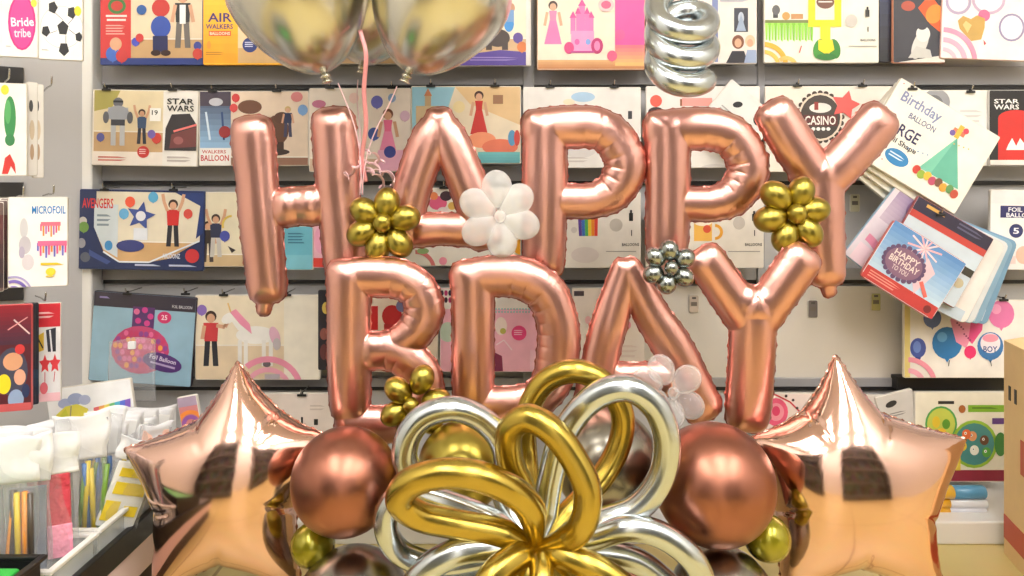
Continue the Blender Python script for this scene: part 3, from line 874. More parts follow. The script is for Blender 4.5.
SKIN, HAIR = (214, 164, 132), (60, 40, 32)
class Pack:
    def __init__(s, x0, y0, x1, y1, Y, base=(238, 232, 222), edge=(226, 220, 210), t=0.010, tilt=0, yaw=0, r=1.5):
        s.b = (x0, y0, x1, y1); s.Y = Y; s.t = t; s.tilt = tilt; s.yaw = yaw
        s.cx, s.cy = (x0 + x1) / 2, (y0 + y1) / 2
        s.sc = Y / F; s.kx = 1 / (math.cos(yaw) + math.sin(yaw) * (CX - s.cx) / F)
        s.v, s.f, s.c = [], [], []; s.n = 0
        hw, hh = (x1 - x0) / 2 * s.sc * s.kx, (y1 - y0) / 2 * s.sc
        s.hw, s.hh = hw, hh
        r = min(r * s.sc, hw / 3)
        o = []
        for sx, sz, a0 in ((1, 1, 0), (-1, 1, 90), (-1, -1, 180), (1, -1, 270)):
            for k in range(4):
                a = math.radians(a0 + 30 * k)
                o.append((sx * (hw - r) + r * math.cos(a), sz * (hh - r) + r * math.sin(a)))
        n = len(o)
        e = 0.0012
        rings = [[(x * (1 - e / hw), 0, z * (1 - e / hh)) for x, z in o], [(x, e, z) for x, z in o], [(x, t - e, z) for x, z in o], [(x * (1 - e / hw), t, z * (1 - e / hh)) for x, z in o]]
        for g in rings: s.v += g
        for g in range(3):
            for k in range(n):
                l = (k + 1) % n
                s.f.append((g * n + k, (g + 1) * n + k, (g + 1) * n + l, g * n + l)); s.c.append(edge)
        s.f.append(tuple(range(n))[::-1][::-1]); s.c.append(base)
        s.f.append(tuple(3 * n + k for k in range(n))[::-1]); s.c.append(edge)
    def L(s, x, y): return ((x - s.cx) * s.sc * s.kx, -0.0003 - s.n * 0.00006, -(y - s.cy) * s.sc)
    def poly(s, pts, c, next_layer=True):
        q = clip([tuple(p) for p in pts], s.b[0] + .6, s.b[1] + .6, s.b[2] - .6, s.b[3] - .6)
        if len(q) >= 3:
            o = len(s.v); s.v += [s.L(*p) for p in q]
            ar = sum(a[0] * b_[1] - b_[0] * a[1] for a, b_ in zip(q, q[1:] + q[:1]))
            f = tuple(range(o, o + len(q)))
            s.f.append(f if ar < 0 else f[::-1]); s.c.append(c)
        if next_layer: s.n += 1
        return s
    def rect(s, x0, y0, x1, y1, c): return s.poly([(x0, y0), (x1, y0), (x1, y1), (x0, y1)], c)
    def ell(s, cx, cy, rx, ry=None, c=(0, 0, 0), rot=0, n=20):
        ry = ry or rx; ca, sa = math.cos(rot), math.sin(rot)
        return s.poly([(cx + rx * math.cos(a) * ca - ry * math.sin(a) * sa, cy + rx * math.cos(a) * sa + ry * math.sin(a) * ca) for a in np.linspace(0, 2 * PI, n, endpoint=False)], c)
    def line(s, pts, w, c):
        for (ax, ay), (bx, by) in zip(pts, pts[1:]):
            l = math.hypot(bx - ax, by - ay) + 1e-6
            nx, ny = -(by - ay) / l * w / 2, (bx - ax) / l * w / 2
            s.poly([(ax + nx, ay + ny), (bx + nx, by + ny), (bx - nx, by - ny), (ax - nx, ay - ny)], c, False)
        s.n += 1
        return s
    def arc(s, cx, cy, r0, r1, a0, a1, c, n=14):
        aa = np.radians(np.linspace(a0, a1, n))
        for a, b_ in zip(aa, aa[1:]):
            s.poly([(cx + r * math.cos(q), cy - r * math.sin(q)) for r, q in ((r0, a), (r1, a), (r1, b_), (r0, b_))], c, False)
        s.n += 1
        return s
    def grad(s, x0, y0, x1, y1, ca, cb, n=10, vert=True):
        for k in range(n):
            c = tuple(ca[i] + (cb[i] - ca[i]) * (k + .5) / n for i in range(3))
            if vert: q = [(x0, y0 + (y1 - y0) * k / n), (x1, y0 + (y1 - y0) * k / n), (x1, y0 + (y1 - y0) * (k + 1) / n), (x0, y0 + (y1 - y0) * (k + 1) / n)]
            else: q = [(x0 + (x1 - x0) * k / n, y0), (x0 + (x1 - x0) * (k + 1) / n, y0), (x0 + (x1 - x0) * (k + 1) / n, y1), (x0 + (x1 - x0) * k / n, y1)]
            s.poly(q, c, False)
        s.n += 1
        return s
    def text(s, st, x0, y0, x1, y1, c, bold=True, rot=0, fit=True):
        v, f = text_geo(st, bold)
        if not v: return s
        ax, bx = min(p[0] for p in v), max(p[0] for p in v); ay, by = min(p[1] for p in v), max(p[1] for p in v)
        kx = (x1 - x0) / (bx - ax); ky = (y1 - y0) / (by - ay)
        mx, my = (x0 + x1) / 2, (y0 + y1) / 2
        ca, sa = math.cos(rot), math.sin(rot)
        o = len(s.v)
        for p in v:
            px = (p[0] - (ax + bx) / 2) * kx; py = -(p[1] - (ay + by) / 2) * ky
            s.v.append(s.L(mx + px * ca - py * sa, my + px * sa + py * ca))
        for q in f: s.f.append(tuple(i + o for i in q)); s.c.append(c)
        s.n += 1
        return s
    def bars(s, x0, y0, x1, y1, n, c, w=None, seed=1):
        """rows of print too small to read"""
        rn = random.Random(seed); st = (y1 - y0) / n
        for k in range(n):
            s.poly([(x0, y0 + st * k), (x0 + (x1 - x0) * rn.uniform(.6, 1), y0 + st * k), (x0 + (x1 - x0) * rn.uniform(.6, 1), y0 + st * (k + .45)), (x0, y0 + st * (k + .45))], c, False)
        s.n += 1
        return s
    def kid(s, x, y, h, top, low, hair=HAIR, skin=SKIN, arms='down', dress=False):
        """printed picture of a standing child; (x, y) is the top of the head"""
        u = h / 10.0
        if dress:
            s.poly([(x - .8 * u, y + 2 * u), (x + .8 * u, y + 2 * u), (x + .7 * u, y + 4 * u), (x + 2 * u, y + 9.6 * u), (x - 2 * u, y + 9.6 * u), (x - .7 * u, y + 4 * u)], low)
            s.poly([(x - .9 * u, y + 2 * u), (x + .9 * u, y + 2 * u), (x + .6 * u, y + 4.3 * u), (x - .6 * u, y + 4.3 * u)], top)
        else:
            s.poly([(x - 1.1 * u, y + 5 * u), (x - .1 * u, y + 5 * u), (x - .4 * u, y + 10 * u), (x - 1.4 * u, y + 10 * u)], low)
            s.poly([(x + .1 * u, y + 5 * u), (x + 1.1 * u, y + 5 * u), (x + 1.4 * u, y + 10 * u), (x + .4 * u, y + 10 * u)], low)
            s.poly([(x - 1.4 * u, y + 2 * u), (x + 1.4 * u, y + 2 * u), (x + 1.2 * u, y + 5.4 * u), (x - 1.2 * u, y + 5.4 * u)], top)
        if arms == 'up':
            s.line([(x - 1.2 * u, y + 2.3 * u), (x - 2 * u, y + .3 * u), (x - 2.3 * u, y - 1.4 * u)], .7 * u, skin)
            s.line([(x + 1.2 * u, y + 2.3 * u), (x + 2 * u, y + .3 * u), (x + 2.3 * u, y - 1.4 * u)], .7 * u, skin)
        elif arms == 'reach':
            s.line([(x + 1.0 * u, y + 2.5 * u), (x + 2.6 * u, y + 2.8 * u), (x + 3.4 * u, y + 1.2 * u)], .7 * u, skin)
            s.line([(x - 1.2 * u, y + 2.5 * u), (x - 1.6 * u, y + 5 * u)], .7 * u, skin)
        else:
            s.line([(x - 1.3 * u, y + 2.3 * u), (x - 1.9 * u, y + 5.4 * u)], .65 * u, skin)
            s.line([(x + 1.3 * u, y + 2.3 * u), (x + 1.9 * u, y + 5.4 * u)], .65 * u, skin)
        s.ell(x, y + .8 * u, 1.05 * u, 1.05 * u, hair)
        s.ell(x, y + 1.15 * u, .75 * u, .85 * u, skin)
        return s
    def disc(s, x, y, r, c, hi=True):
        s.ell(x, y, r, r * 1.08, c)
        s.poly([(x - r * .15, y + r * 1.05), (x + r * .15, y + r * 1.05), (x, y + r * 1.3)], c)
        return s
    def scene(s, x0, y0, x1, y1, wall=(226, 208, 178), floor=(196, 160, 116), f=0.72):
        s.rect(x0, y0, x1, y1, wall)
        s.rect(x0, y0 + (y1 - y0) * f, x1, y1, floor)
        s.rect(x0, y0 + (y1 - y0) * f - 1.2, x1, y0 + (y1 - y0) * f, (240, 232, 220))
        return s
    def build(s, label, group, name='balloon_package', cat='balloon package', parent=None):
        me = bpy.data.meshes.new(name)
        me.from_pydata(s.v, [], s.f); me.update()
        at = me.color_attributes.new('Col', 'FLOAT_COLOR', 'CORNER')
        buf = []
        for p, c in zip(me.polygons, s.c): buf += list(lin(c)) * p.loop_total
        at.data.foreach_set('color', buf)
        me.materials.append(M['print'])
        o = bpy.data.objects.new(name, me); COL.objects.link(o)
        o.location = P(s.cx, s.cy, s.Y); o.rotation_euler = (0, s.tilt, s.yaw)
        tag(o, label, cat, group)
        s.o = o
        return s

GROUPS = {'A': 'packages hanging in the top row', 'B': 'packages hanging in the second row', 'C': 'packages hanging in the third row', 'D': 'packages hanging in the fourth row', 'E': 'packages hanging in the lowest row', 'L': 'packages hanging in the left bay', 'T': 'packages in the tilted pile'}
hook_proto = None
def hook(px, py, Y, label, yaw=0, back=YW):
    """wire prong out of the slotted beam with a black clip at its end"""
    global hook_proto
    loc = P(px, py, Y)
    if hook_proto is None:
        t = thing('display_hook', label, 'hook', loc, (0, 0, yaw), 'hooks that hold the packages')
        n = MB().tube(crom([(0, 0.066, 0.004), (0, 0.03, 0.003), (0, -0.004, 0.003), (0, -0.010, 0.008), (0, -0.012, 0.013)], 5), 0.0016, 8)
        n.build('wire_prong', M['steel'], t, smooth=True)
        c = MB().box(-0.011, -0.0045, -0.005, 0.011, -0.0015, 0.0005).box(-0.004, -0.004, 0.0005, 0.004, -0.0015, 0.006)
        c.build('black_clip', M['black'], t, bevel=0.001)
        hook_proto = t
        return t
    return dup(hook_proto, loc, (0, 0, yaw), label)

def hang(p, *xs, short, y=None, dy=1.0):
    """hooks that carry package p at photo columns xs"""
    side = {1: ('',), 2: ('left ', 'right '), 3: ('left ', 'middle ', 'right ')}[len(xs)]
    for x, w in zip(xs, side):
        hook(x, (y if y is not None else p.b[1]) - dy, p.Y - 0.002, '%shook with black clip above the %s' % (w, short))

Y1 = 1.79
G = GROUPS
# ---------------- top row
p = Pack(100, -34, 203, 65, Y1, base=(44, 62, 130), edge=(44, 62, 130))
p.scene(131, -34, 203, 58, f=.8).rect(100, -34, 131, 58, (206, 58, 58)).ell(117, 6, 9, 8, (60, 120, 60)).ell(117, 6, 6, 5, (190, 60, 50)).rect(106, 15, 127, 17, (244, 226, 220)).rect(107, 19, 126, 21, (244, 226, 220)).bars(106, 25, 127, 36, 4, (236, 170, 160))
p.disc(113, 54, 7, (70, 110, 200)).disc(122, 56, 6, (200, 60, 60)).disc(116, 44, 6, (214, 164, 132))
p.ell(161, 8, 9, 9, (196, 52, 46)).ell(161, 27, 10, 11, (50, 80, 170)).rect(153, 36, 168, 52, (40, 46, 90)).ell(156, 53, 5, 3, (60, 40, 36)).ell(166, 53, 5, 3, (60, 40, 36))
p.kid(183, -8, 56, (40, 40, 44), (110, 104, 100)).rect(180, 5, 186, 24, (236, 236, 236)).ell(142, 10, 5, 5, (40, 90, 160)).disc(136, 42, 4, (70, 80, 190)).disc(140, 38, 4, (200, 60, 60)).disc(198, 46, 4, (60, 70, 150)).disc(198, 54, 5, (200, 70, 60))
p.build('red and blue package with a boy in a dark jacket, first of the top row', G['A'])
p = Pack(203, -34, 300, 65, Y1 - .004, base=(246, 184, 40), edge=(226, 150, 30))
p.grad(203, -34, 238, 63, (250, 210, 70), (244, 160, 20)).rect(238, -34, 300, 63, (226, 200, 160)).rect(238, 48, 300, 63, (206, 168, 116))
p.text('AIR', 208, 13, 232, 22, (60, 40, 110)).text('WALKERS', 206, 24, 233, 29, (60, 40, 110)).rect(209, 31, 231, 36, (222, 90, 40)).text('BALLOONS', 210, 32, 230, 35, (250, 230, 200)).ell(250, 45, 7.5, 7.5, (40, 54, 120)).bars(245, 42, 255, 48, 3, (200, 205, 230)).bars(206, 52, 226, 56, 2, (180, 120, 20)).ell(209, 45, 2, 4, (236, 150, 50))
p.build('yellow package with purple lettering beside a large silver balloon', G['A'])
p = Pack(300, -34, 432, 64, Y1, base=(222, 214, 204))
p.scene(300, -34, 432, 64, (218, 206, 190)).kid(340, -10, 60, (200, 80, 90), (60, 60, 90)).disc(400, 20, 14, (150, 170, 210))
p.build('beige package hidden behind the silver balloons of the top row', G['A'])
p = Pack(434, -34, 531, 66, Y1 - .003, base=(230, 214, 190))
p.scene(434, -34, 526, 55, (236, 222, 198), (206, 170, 130), .82).poly([(450, 66), (470, 54), (500, 50), (526, 52), (526, 66)], (84, 62, 150)).ell(498, 38, 12, 9, (60, 44, 40)).rect(486, 38, 492, 50, (60, 44, 40)).rect(502, 38, 508, 50, (60, 44, 40)).ell(509, 24, 5, 8, (60, 140, 210)).ell(511, 8, 4, 5, (190, 140, 110)).rect(507, 10, 514, 22, (110, 150, 200)).disc(518, 38, 5, (90, 70, 150)).disc(522, 47, 5, (214, 120, 60)).rect(526, -34, 531, 66, (226, 220, 214)).bars(470, 57, 522, 62, 2, (150, 130, 200))
p.build('package with a blue figure on a dark toy horse and purple foot strip', G['A'])
p = Pack(537, -34, 645, 70, Y1 - .006, base=(232, 214, 190), edge=(196, 130, 80))
p.rect(538, -34, 616, 62, (238, 222, 200)).grad(538, 60, 645, 69, (224, 176, 120), (190, 120, 70), 4).rect(615, -34, 645, 45, (236, 84, 160)).grad(615, 45, 645, 66, (240, 110, 130), (246, 190, 110), 6)
p.kid(553, 2, 44, (240, 130, 170), (236, 120, 176), dress=True)
for (x, y0, w) in ((573, 18, 5), (582, 6, 6), (591, 18, 5), (578, 14, 4), (587, 14, 4)):
    p.rect(x - w / 2, y0, x + w / 2, 34, (232, 120, 180)).poly([(x - w / 2 - 1, y0), (x + w / 2 + 1, y0), (x, y0 - 7)], (214, 80, 150))
p.rect(571, 31, 594, 52, (240, 150, 196)).ell(577, 42, 2.5, 3, (220, 90, 160)).ell(588, 42, 2.5, 3, (130, 160, 220)).ell(569, 48, 5, 6, (214, 70, 130)).ell(597, 46, 6, 8, (190, 50, 110)).ell(597, 46, 3, 5, (240, 130, 180)).line([(571, 52), (594, 52)], 2, (190, 70, 140)).ell(606, 5, 8, 7, (236, 190, 190)).ell(606, 5, 5, 4, (206, 90, 130)).disc(612, 56, 5, (226, 90, 130)).disc(620, 35, 5, (232, 90, 150))
p.build('beige and pink package with a pink toy castle carriage', G['A'])
p = Pack(646, -34, 757, 64, Y1 - .002, base=(232, 220, 212))
p.rect(646, -34, 690, 62, (226, 202, 190)).rect(712, -34, 718, 62, (120, 132, 180)).rect(734, 8, 748, 32, (52, 54, 66)).ell(741, 18, 3, 6, (180, 190, 205)).poly([(736, 31), (741, 14), (746, 31)], (150, 165, 190)).ell(738, 42, 6, 7, (120, 70, 44)).ell(738, 43, 3.5, 4.5, SKIN).poly([(726, 63), (732, 51), (744, 51), (748, 63)], (40, 38, 46)).ell(750, 41, 5, 6, (216, 196, 160)).ell(750, 43, 3, 4, SKIN).poly([(744, 63), (747, 50), (756, 50), (757, 63)], (150, 165, 196)).bars(720, -4, 752, 4, 2, (180, 176, 190))
p.build('pale package with two girls, one dark haired and one fair, beside the silver spiral', G['A'])
p = Pack(764, -34, 879, 63, Y1 - .004, base=(236, 232, 220))
p.rect(773, 7, 778, 18, (60, 60, 64)).ell(776, 10, 4, 5, (90, 90, 94)).ell(786, 16, 4, 4, (196, 150, 80)).rect(791, 14, 803, 19, (190, 140, 90)).rect(765, 20, 812, 25, (120, 130, 70))
for k in range(16): p.poly([(765 + k * 3, 23), (768 + k * 3, 23), (767.4 + k * 3, 40 + 2 * (k % 2)), (765.6 + k * 3, 40)], (138, 204, 66) if k % 2 else (166, 220, 92))
p.arc(764, 66, 19, 24, 0, 92, (244, 176, 60)).arc(764, 66, 12, 16, 0, 92, (248, 196, 90)).arc(786, 68, 8, 12, 20, 130, (248, 196, 110))
p.rect(808, -34, 842, -4, (250, 224, 40)).rect(808, -4, 815, 25, (246, 214, 20)).rect(834, -4, 841, 25, (246, 214, 20)).rect(808, 20, 841, 27, (246, 214, 20)).rect(815, -34, 834, 20, (226, 226, 214)).ell(825, 2, 9, 7, (110, 66, 50)).line([(818, 2), (832, 2)], 1.2, (240, 236, 230)).rect(820, 26, 830, 44, (250, 222, 40)).ell(819, 49, 6, 10, (60, 140, 50), .2).ell(834, 49, 6, 10, (50, 130, 46), -.2).poly([(818, 40), (832, 40), (834, 50), (826, 55), (818, 50)], (244, 216, 30)).ell(826, 57, 10, 3.5, (40, 116, 44))
p.ell(851, 21, 6, 6.5, (196, 190, 184)).rect(865, 10, 869, 17, (30, 30, 32)).rect(866, 7, 868, 10, (30, 30, 32)).rect(867, 27, 868, 32, (60, 60, 60)).text('BALLOONS', 860, 39, 875, 41.5, (70, 68, 66)).rect(848, 46, 876, 46.8, (150, 146, 140)).line([(799, 53), (801, 46)], 1, (220, 70, 70))
p.build('white package with a yellow goalpost balloon and green fringe', G['A'])
p = Pack(879, -34, 900, 62, Y1, base=(34, 34, 46), edge=(30, 30, 40))
p.grad(879, -34, 896, 62, (60, 70, 110), (24, 24, 30), 8)
p.build('narrow dark package edge beside the goalpost package', G['A'])
p = Pack(893, -34, 945, 63, Y1 - .012, base=(50, 50, 58), edge=(220, 150, 120))
p.rect(894, -34, 945, 58, (56, 56, 66)).poly([(894, 63), (945, 55), (945, 63)], (220, 214, 206)).poly([(918, 8), (930, -6), (942, 10), (942, 34), (930, 24)], (226, 90, 40)).ell(934, 14, 8, 10, (240, 140, 50), .5).ell(920, 44, 7, 16, (206, 204, 200), .4).ell(923, 34, 7, 8, (226, 224, 220)).ell(922, 26, 5, 4, (60, 60, 70)).ell(908, 6, 7, 5, (180, 80, 60)).poly([(908, 58), (916, 46), (930, 50), (932, 58)], (196, 194, 190))
p.build('dark package with orange and white shapes near the top right corner', G['A'])
p = Pack(942, -34, 1050, 60, Y1 - .018, base=(240, 232, 230), tilt=math.radians(2), edge=(232, 196, 190))
p.ell(958, 3, 13, 13, (176, 160, 190)).ell(958, 3, 10, 10, (236, 230, 236)).ell(988, 0, 17, 15, (196, 170, 196)).ell(988, 0, 14, 12, (240, 232, 240)).ell(1012, 27, 13, 14, (150, 140, 176)).ell(1012, 27, 11, 12, (232, 228, 238)).ell(984, 16, 6, 6, (226, 110, 150)).ell(980, 20, 4, 4, (206, 90, 140))
p.poly([(972, 42), (960, 30), (958, 22), (963, 17), (971, 20), (977, 16), (985, 19), (985, 28), (982, 40)], (196, 158, 84)).poly([(968, 34), (963, 26), (966, 22), (972, 26)], (226, 196, 130))
p.arc(944, 64, 30, 35, 0, 90, (236, 150, 180)).arc(944, 64, 20, 25, 0, 90, (240, 170, 194)).arc(944, 64, 11, 15, 0, 90, (246, 190, 206)).poly([(984, 40), (987, 44), (985, 46)], (200, 80, 90))
p.build('white package with a gold heart balloon in the top right corner', G['A'])

# ---------------- second row
p = Pack(92, 90, 198, 166, Y1 - .004, base=(240, 232, 220), tilt=math.radians(1))
p.scene(94, 91, 163, 152, (230, 214, 178), (200, 164, 120), .68).poly([(94, 91), (120, 91), (112, 108), (94, 112)], (176, 166, 90)).rect(163, 91, 197, 165, (238, 234, 228)).rect(94, 152, 163, 165, (240, 230, 220))
p.ell(118, 103, 5, 5, (110, 112, 120)).rect(108, 108, 128, 120, (176, 178, 186)).ell(118, 114, 11, 8, (160, 164, 174)).rect(111, 120, 125, 126, (60, 62, 70)).rect(111, 126, 116, 146, (190, 192, 196)).rect(120, 126, 125, 146, (190, 192, 196)).rect(113, 101, 123, 103, (40, 40, 46)).ell(106, 118, 3, 6, (90, 92, 100)).ell(130, 118, 3, 6, (90, 92, 100))
p.kid(142, 110, 34, (60, 84, 120), (40, 44, 60), arms='up').disc(101, 138, 4, (90, 90, 160)).disc(157, 138, 5, (206, 70, 60)).disc(152, 134, 4, (120, 100, 180)).ell(144, 152, 6, 6, (206, 52, 50)).bars(140, 149, 148, 155, 3, (240, 200, 200)).bars(99, 157, 130, 163, 2, (206, 110, 100)).rect(150, 108, 161, 121, (246, 244, 240)).text('19', 152, 110, 158, 115, (60, 60, 60))
p.text('STAR', 167, 98, 194, 104, (20, 20, 22)).text('WARS', 167, 105, 194, 111, (20, 20, 22)).poly([(166, 128), (172, 114), (190, 113), (197, 124), (197, 150), (165, 150)], (52, 46, 50)).poly([(172, 134), (197, 126), (197, 146), (170, 148)], (112, 58, 58)).line([(174, 131), (197, 124)], 2, (236, 120, 116)).ell(179, 140, 5, 4, (150, 90, 90)).bars(168, 156, 194, 163, 2, (190, 180, 176))
p.build('package of a boy beside a grey toy robot balloon', G['B']); hang(p, 107, 173, short='package of the toy robot balloon')
p = Pack(199, 91, 309, 166, Y1, base=(236, 226, 214))
p.grad(200, 91, 231, 148, (60, 66, 90), (150, 190, 226)).rect(200, 91, 231, 106, (70, 60, 76)).ell(216, 102, 7, 4, (190, 190, 200)).line([(206, 112), (210, 140)], 2, (210, 226, 240)).line([(222, 112), (224, 140)], 2, (40, 70, 120)).rect(200, 148, 231, 166, (236, 232, 230)).text('WALKERS', 202, 150, 226, 153.5, (190, 60, 60)).text('BALLOON', 201, 155, 229, 161, (196, 36, 40))
p.scene(231, 91, 308, 165, (228, 206, 184), (150, 110, 90), .9).ell(250, 107, 12, 7, (110, 70, 50)).ell(277, 130, 12, 15, (100, 64, 44)).ell(282, 118, 8, 6, (90, 56, 40)).rect(276, 142, 284, 152, (70, 46, 36)).ell(268, 152, 22, 4, (60, 44, 40)).kid(288, 107, 30, (36, 44, 80), (60, 60, 90), hair=(200, 170, 110)).ell(225, 132, 6, 6, (150, 40, 46)).disc(236, 98, 4, (206, 60, 60)).disc(234, 108, 4, (210, 70, 70)).disc(303, 110, 5, (120, 160, 210)).ell(297, 97, 6, 5, (214, 130, 130))
p.build('package lettered BALLOON with a big brown furry shape, behind the letter H', G['B']); hang(p, 213, 277, short='furry brown shape package')
p = Pack(309, 88, 411, 172, Y1 - .003, base=(232, 218, 206))
p.scene(310, 89, 410, 171, (234, 220, 206), (214, 186, 160), .85).ell(319, 104, 7, 4, (190, 110, 140)).disc(377, 102, 6, (110, 110, 190)).disc(354, 98, 5, (236, 200, 190)).disc(392, 98, 4, (140, 170, 210)).disc(374, 134, 6, (70, 90, 160)).disc(405, 116, 5, (206, 170, 190)).kid(388, 110, 50, (232, 110, 150), (236, 140, 176), hair=(110, 60, 40), dress=True).rect(378, 150, 410, 171, (240, 180, 206)).ell(390, 152, 6, 6, (60, 70, 150)).bars(320, 110, 345, 130, 4, (226, 200, 206))
p.build('beige package with a girl in a pink gown, behind the string ends', G['B']); hang(p, 330, 392, short='pink gown package')
p = Pack(411, 86, 521, 164, Y1 - .006, base=(230, 212, 184))
p.rect(412, 87, 520, 163, (232, 214, 186)).poly([(412, 87), (455, 87), (430, 163), (412, 163)], (150, 196, 214)).poly([(455, 87), (520, 87), (520, 125), (470, 104)], (226, 190, 140)).rect(425, 96, 431, 118, (190, 160, 120)).poly([(424, 96), (432, 96), (428, 88)], (190, 120, 80)).rect(416, 106, 440, 124, (206, 180, 140)).kid(479, 92, 44, (196, 44, 40), (206, 50, 46), hair=(60, 30, 26), dress=True).rect(493, 95, 503, 104, (160, 116, 84)).ell(459, 107, 6, 6, (236, 214, 160), .6).ell(482, 140, 14, 8, (240, 150, 110)).ell(500, 147, 18, 8, (230, 120, 90)).ell(512, 138, 4, 8, (90, 150, 190)).ell(517, 138, 3, 8, (206, 70, 60)).grad(478, 152, 520, 163, (110, 190, 190), (90, 160, 170), 4)
p.build('beach castle package with a woman in a long red dress', G['B']); hang(p, 431, 495, short='red dress package')
p = Pack(523, 87, 641, 168, Y1 - .002, base=(234, 228, 222))
p.ell(583, 97, 12, 5, (170, 200, 224)).ell(569, 102, 6, 3, (240, 220, 190)).rect(628, 111, 632, 119, (60, 60, 66)).ell(580, 150, 16, 8, (220, 214, 210)).bars(566, 157, 590, 164, 2, (206, 196, 192)).arc(523, 170, 20, 26, 0, 90, (240, 210, 200))
p.build('white package with a pale blue fan shape, behind the first letter P', G['B']); hang(p, 550, 614, short='package behind the first letter P')
p = Pack(646, 86, 760, 168, Y1 - .003, base=(236, 230, 224))
p.ell(656, 101, 6, 6, (238, 96, 80)).ell(656, 112, 8, 5, (70, 50, 50)).rect(668, 112, 674, 118, (60, 50, 50)).rect(682, 98, 712, 106, (240, 160, 150)).rect(680, 99, 682, 106, (150, 90, 60)).ell(715, 172, 18, 8, (220, 214, 210)).arc(648, 168, 16, 22, 0, 90, (236, 200, 190))
p.build('white package with a red ball, behind the second letter P', G['B']); hang(p, 700, short='package with the red ball')
p = Pack(706, 92, 768, 150, Y1 - .045, base=(228, 226, 222), tilt=math.radians(40))
p.ell(727, 108, 5, 3, (30, 30, 34), -.8).ell(735, 140, 4, 3, (30, 30, 34)).ell(752, 108, 5, 3.5, (40, 40, 44), .6).bars(715, 118, 735, 124, 2, (170, 168, 166)).ell(745, 122, 5, 5, (206, 204, 200))
p.build('small white package tilted onto one corner below the silver spiral', G['B'])
p = Pack(765, 86, 893, 172, Y1 - .004, base=(234, 224, 212))
for k in range(24):
    a = 2 * PI * k / 24
    p.ell(820 + 22 * math.cos(a), 117 + 24 * math.sin(a), 2.6, 2.6, (70, 56, 50))
p.ell(820, 117, 22, 24, (228, 210, 190)).ell(820, 117, 20, 22, (70, 62, 58)).ell(820, 108, 11, 5, (226, 220, 214)).rect(814, 102, 818, 110, (150, 60, 56)).rect(803, 115, 837, 126, (96, 46, 46)).text('CASINO', 804.5, 116, 835.5, 125, (240, 234, 226))
for k in range(4): p.ell(813 + 5 * k, 129, 2, 1.8, (240, 236, 230))
st = [(845 + (15 if k % 2 == 0 else 8) * math.sin(k * PI / 5 + .25), 105 - (15 if k % 2 == 0 else 8) * math.cos(k * PI / 5 + .25)) for k in range(10)]
for k in range(10): p.poly([(845, 105), st[k], st[(k + 1) % 10]], (230, 96, 92), False)
p.n += 1
p.bars(850, 150, 885, 162, 3, (206, 196, 186))
p.build('cream package with a round dark CASINO badge and a red star', G['B']); hang(p, 797, 862, short='package with the CASINO badge')
p = Pack(921, 90, 990, 166, Y1 - .001, base=(232, 230, 226))
p.ell(936, 102, 14, 13, (150, 150, 154)).ell(934, 104, 9, 9, (110, 110, 114)).ell(946, 112, 6, 7, (180, 180, 182)).bars(960, 110, 984, 130, 4, (206, 204, 202))
p.build('white package with a grey head shape, behind the tilted party hat package', G['B']); hang(p, 970, short='package with the grey head shape', dy=-1)
p = Pack(989, 90, 1056, 166, Y1 - .008, base=(30, 28, 32), edge=(206, 202, 198))
p.text('STAR', 994, 99, 1019, 103.5, (236, 236, 236)).text('WARS', 994, 104.5, 1019, 109.5, (236, 236, 236)).rect(998, 118, 1056, 160, (206, 44, 40)).ell(1016, 118, 18, 8, (206, 44, 40)).poly([(1008, 145), (1012, 138), (1016, 146), (1020, 138), (1026, 146), (1026, 150), (1006, 150)], (240, 238, 236)).rect(990, 160, 1056, 165, (226, 222, 218))
p.build('black package with a red shape under white lettering at the right edge', G['B'])

# ---------------- third row
p = Pack(79, 190, 204, 270, Y1 - .006, base=(30, 46, 92), edge=(36, 56, 110), tilt=math.radians(1))
p.scene(96, 192, 200, 262, (226, 216, 194), (206, 166, 116), .72).poly([(80, 191), (96, 191), (93, 225), (104, 252), (120, 262), (150, 262), (170, 258), (200, 240), (204, 270), (80, 270)], (30, 46, 92)).poly([(175, 192), (203, 192), (203, 232), (196, 238), (200, 205)], (34, 56, 116)).poly([(94, 205), (118, 205), (118, 258), (104, 250), (94, 228)], (206, 216, 222))
p.text('AVENGERS', 82, 199, 113, 209, (214, 50, 50)).bars(97, 215, 112, 229, 3, (130, 146, 160)).ell(109, 246, 4, 5, (60, 140, 200)).disc(83, 222, 4, (196, 190, 186)).disc(84, 228, 5, (110, 150, 70)).ell(82, 244, 4, 5, (150, 150, 158)).ell(86, 258, 5, 5, (90, 96, 110))
p.kid(173, 200, 46, (206, 48, 48), (40, 40, 48), arms='up').disc(188, 213, 4.5, (216, 80, 70)).disc(153, 197, 5, (90, 170, 214)).disc(124, 214, 5, (100, 170, 216)).disc(130, 202, 5, (230, 90, 60))
st = [(141 + (15 if k % 2 == 0 else 7) * math.sin(k * PI / 5 + .2), 216 - (15 if k % 2 == 0 else 7) * math.cos(k * PI / 5 + .2)) for k in range(10)]
for k in range(10): p.poly([(141, 216), st[k], st[(k + 1) % 10]], (60, 80, 150), False)
p.n += 1
p.rect(134, 228, 148, 240, (220, 224, 232)).ell(131, 246, 14, 6, (50, 58, 120)).ell(141, 216, 5, 5, (226, 226, 232)).line([(104, 252), (120, 262), (150, 262), (200, 240)], 1.6, (226, 232, 240)).text('AIRLOONZ', 163, 253, 181, 258, (220, 226, 240)).ell(193, 255, 7, 7, (200, 50, 56)).bars(136, 264, 164, 268, 1, (190, 200, 226)).bars(170, 264, 200, 268, 1, (190, 200, 226)).poly([(90, 250), (112, 262), (108, 265), (90, 256)], (60, 80, 140))
p.build('dark blue box with a boy in a red shirt raising his arms', G['C']); hang(p, 105, 174, short='dark blue box with the red shirted boy')
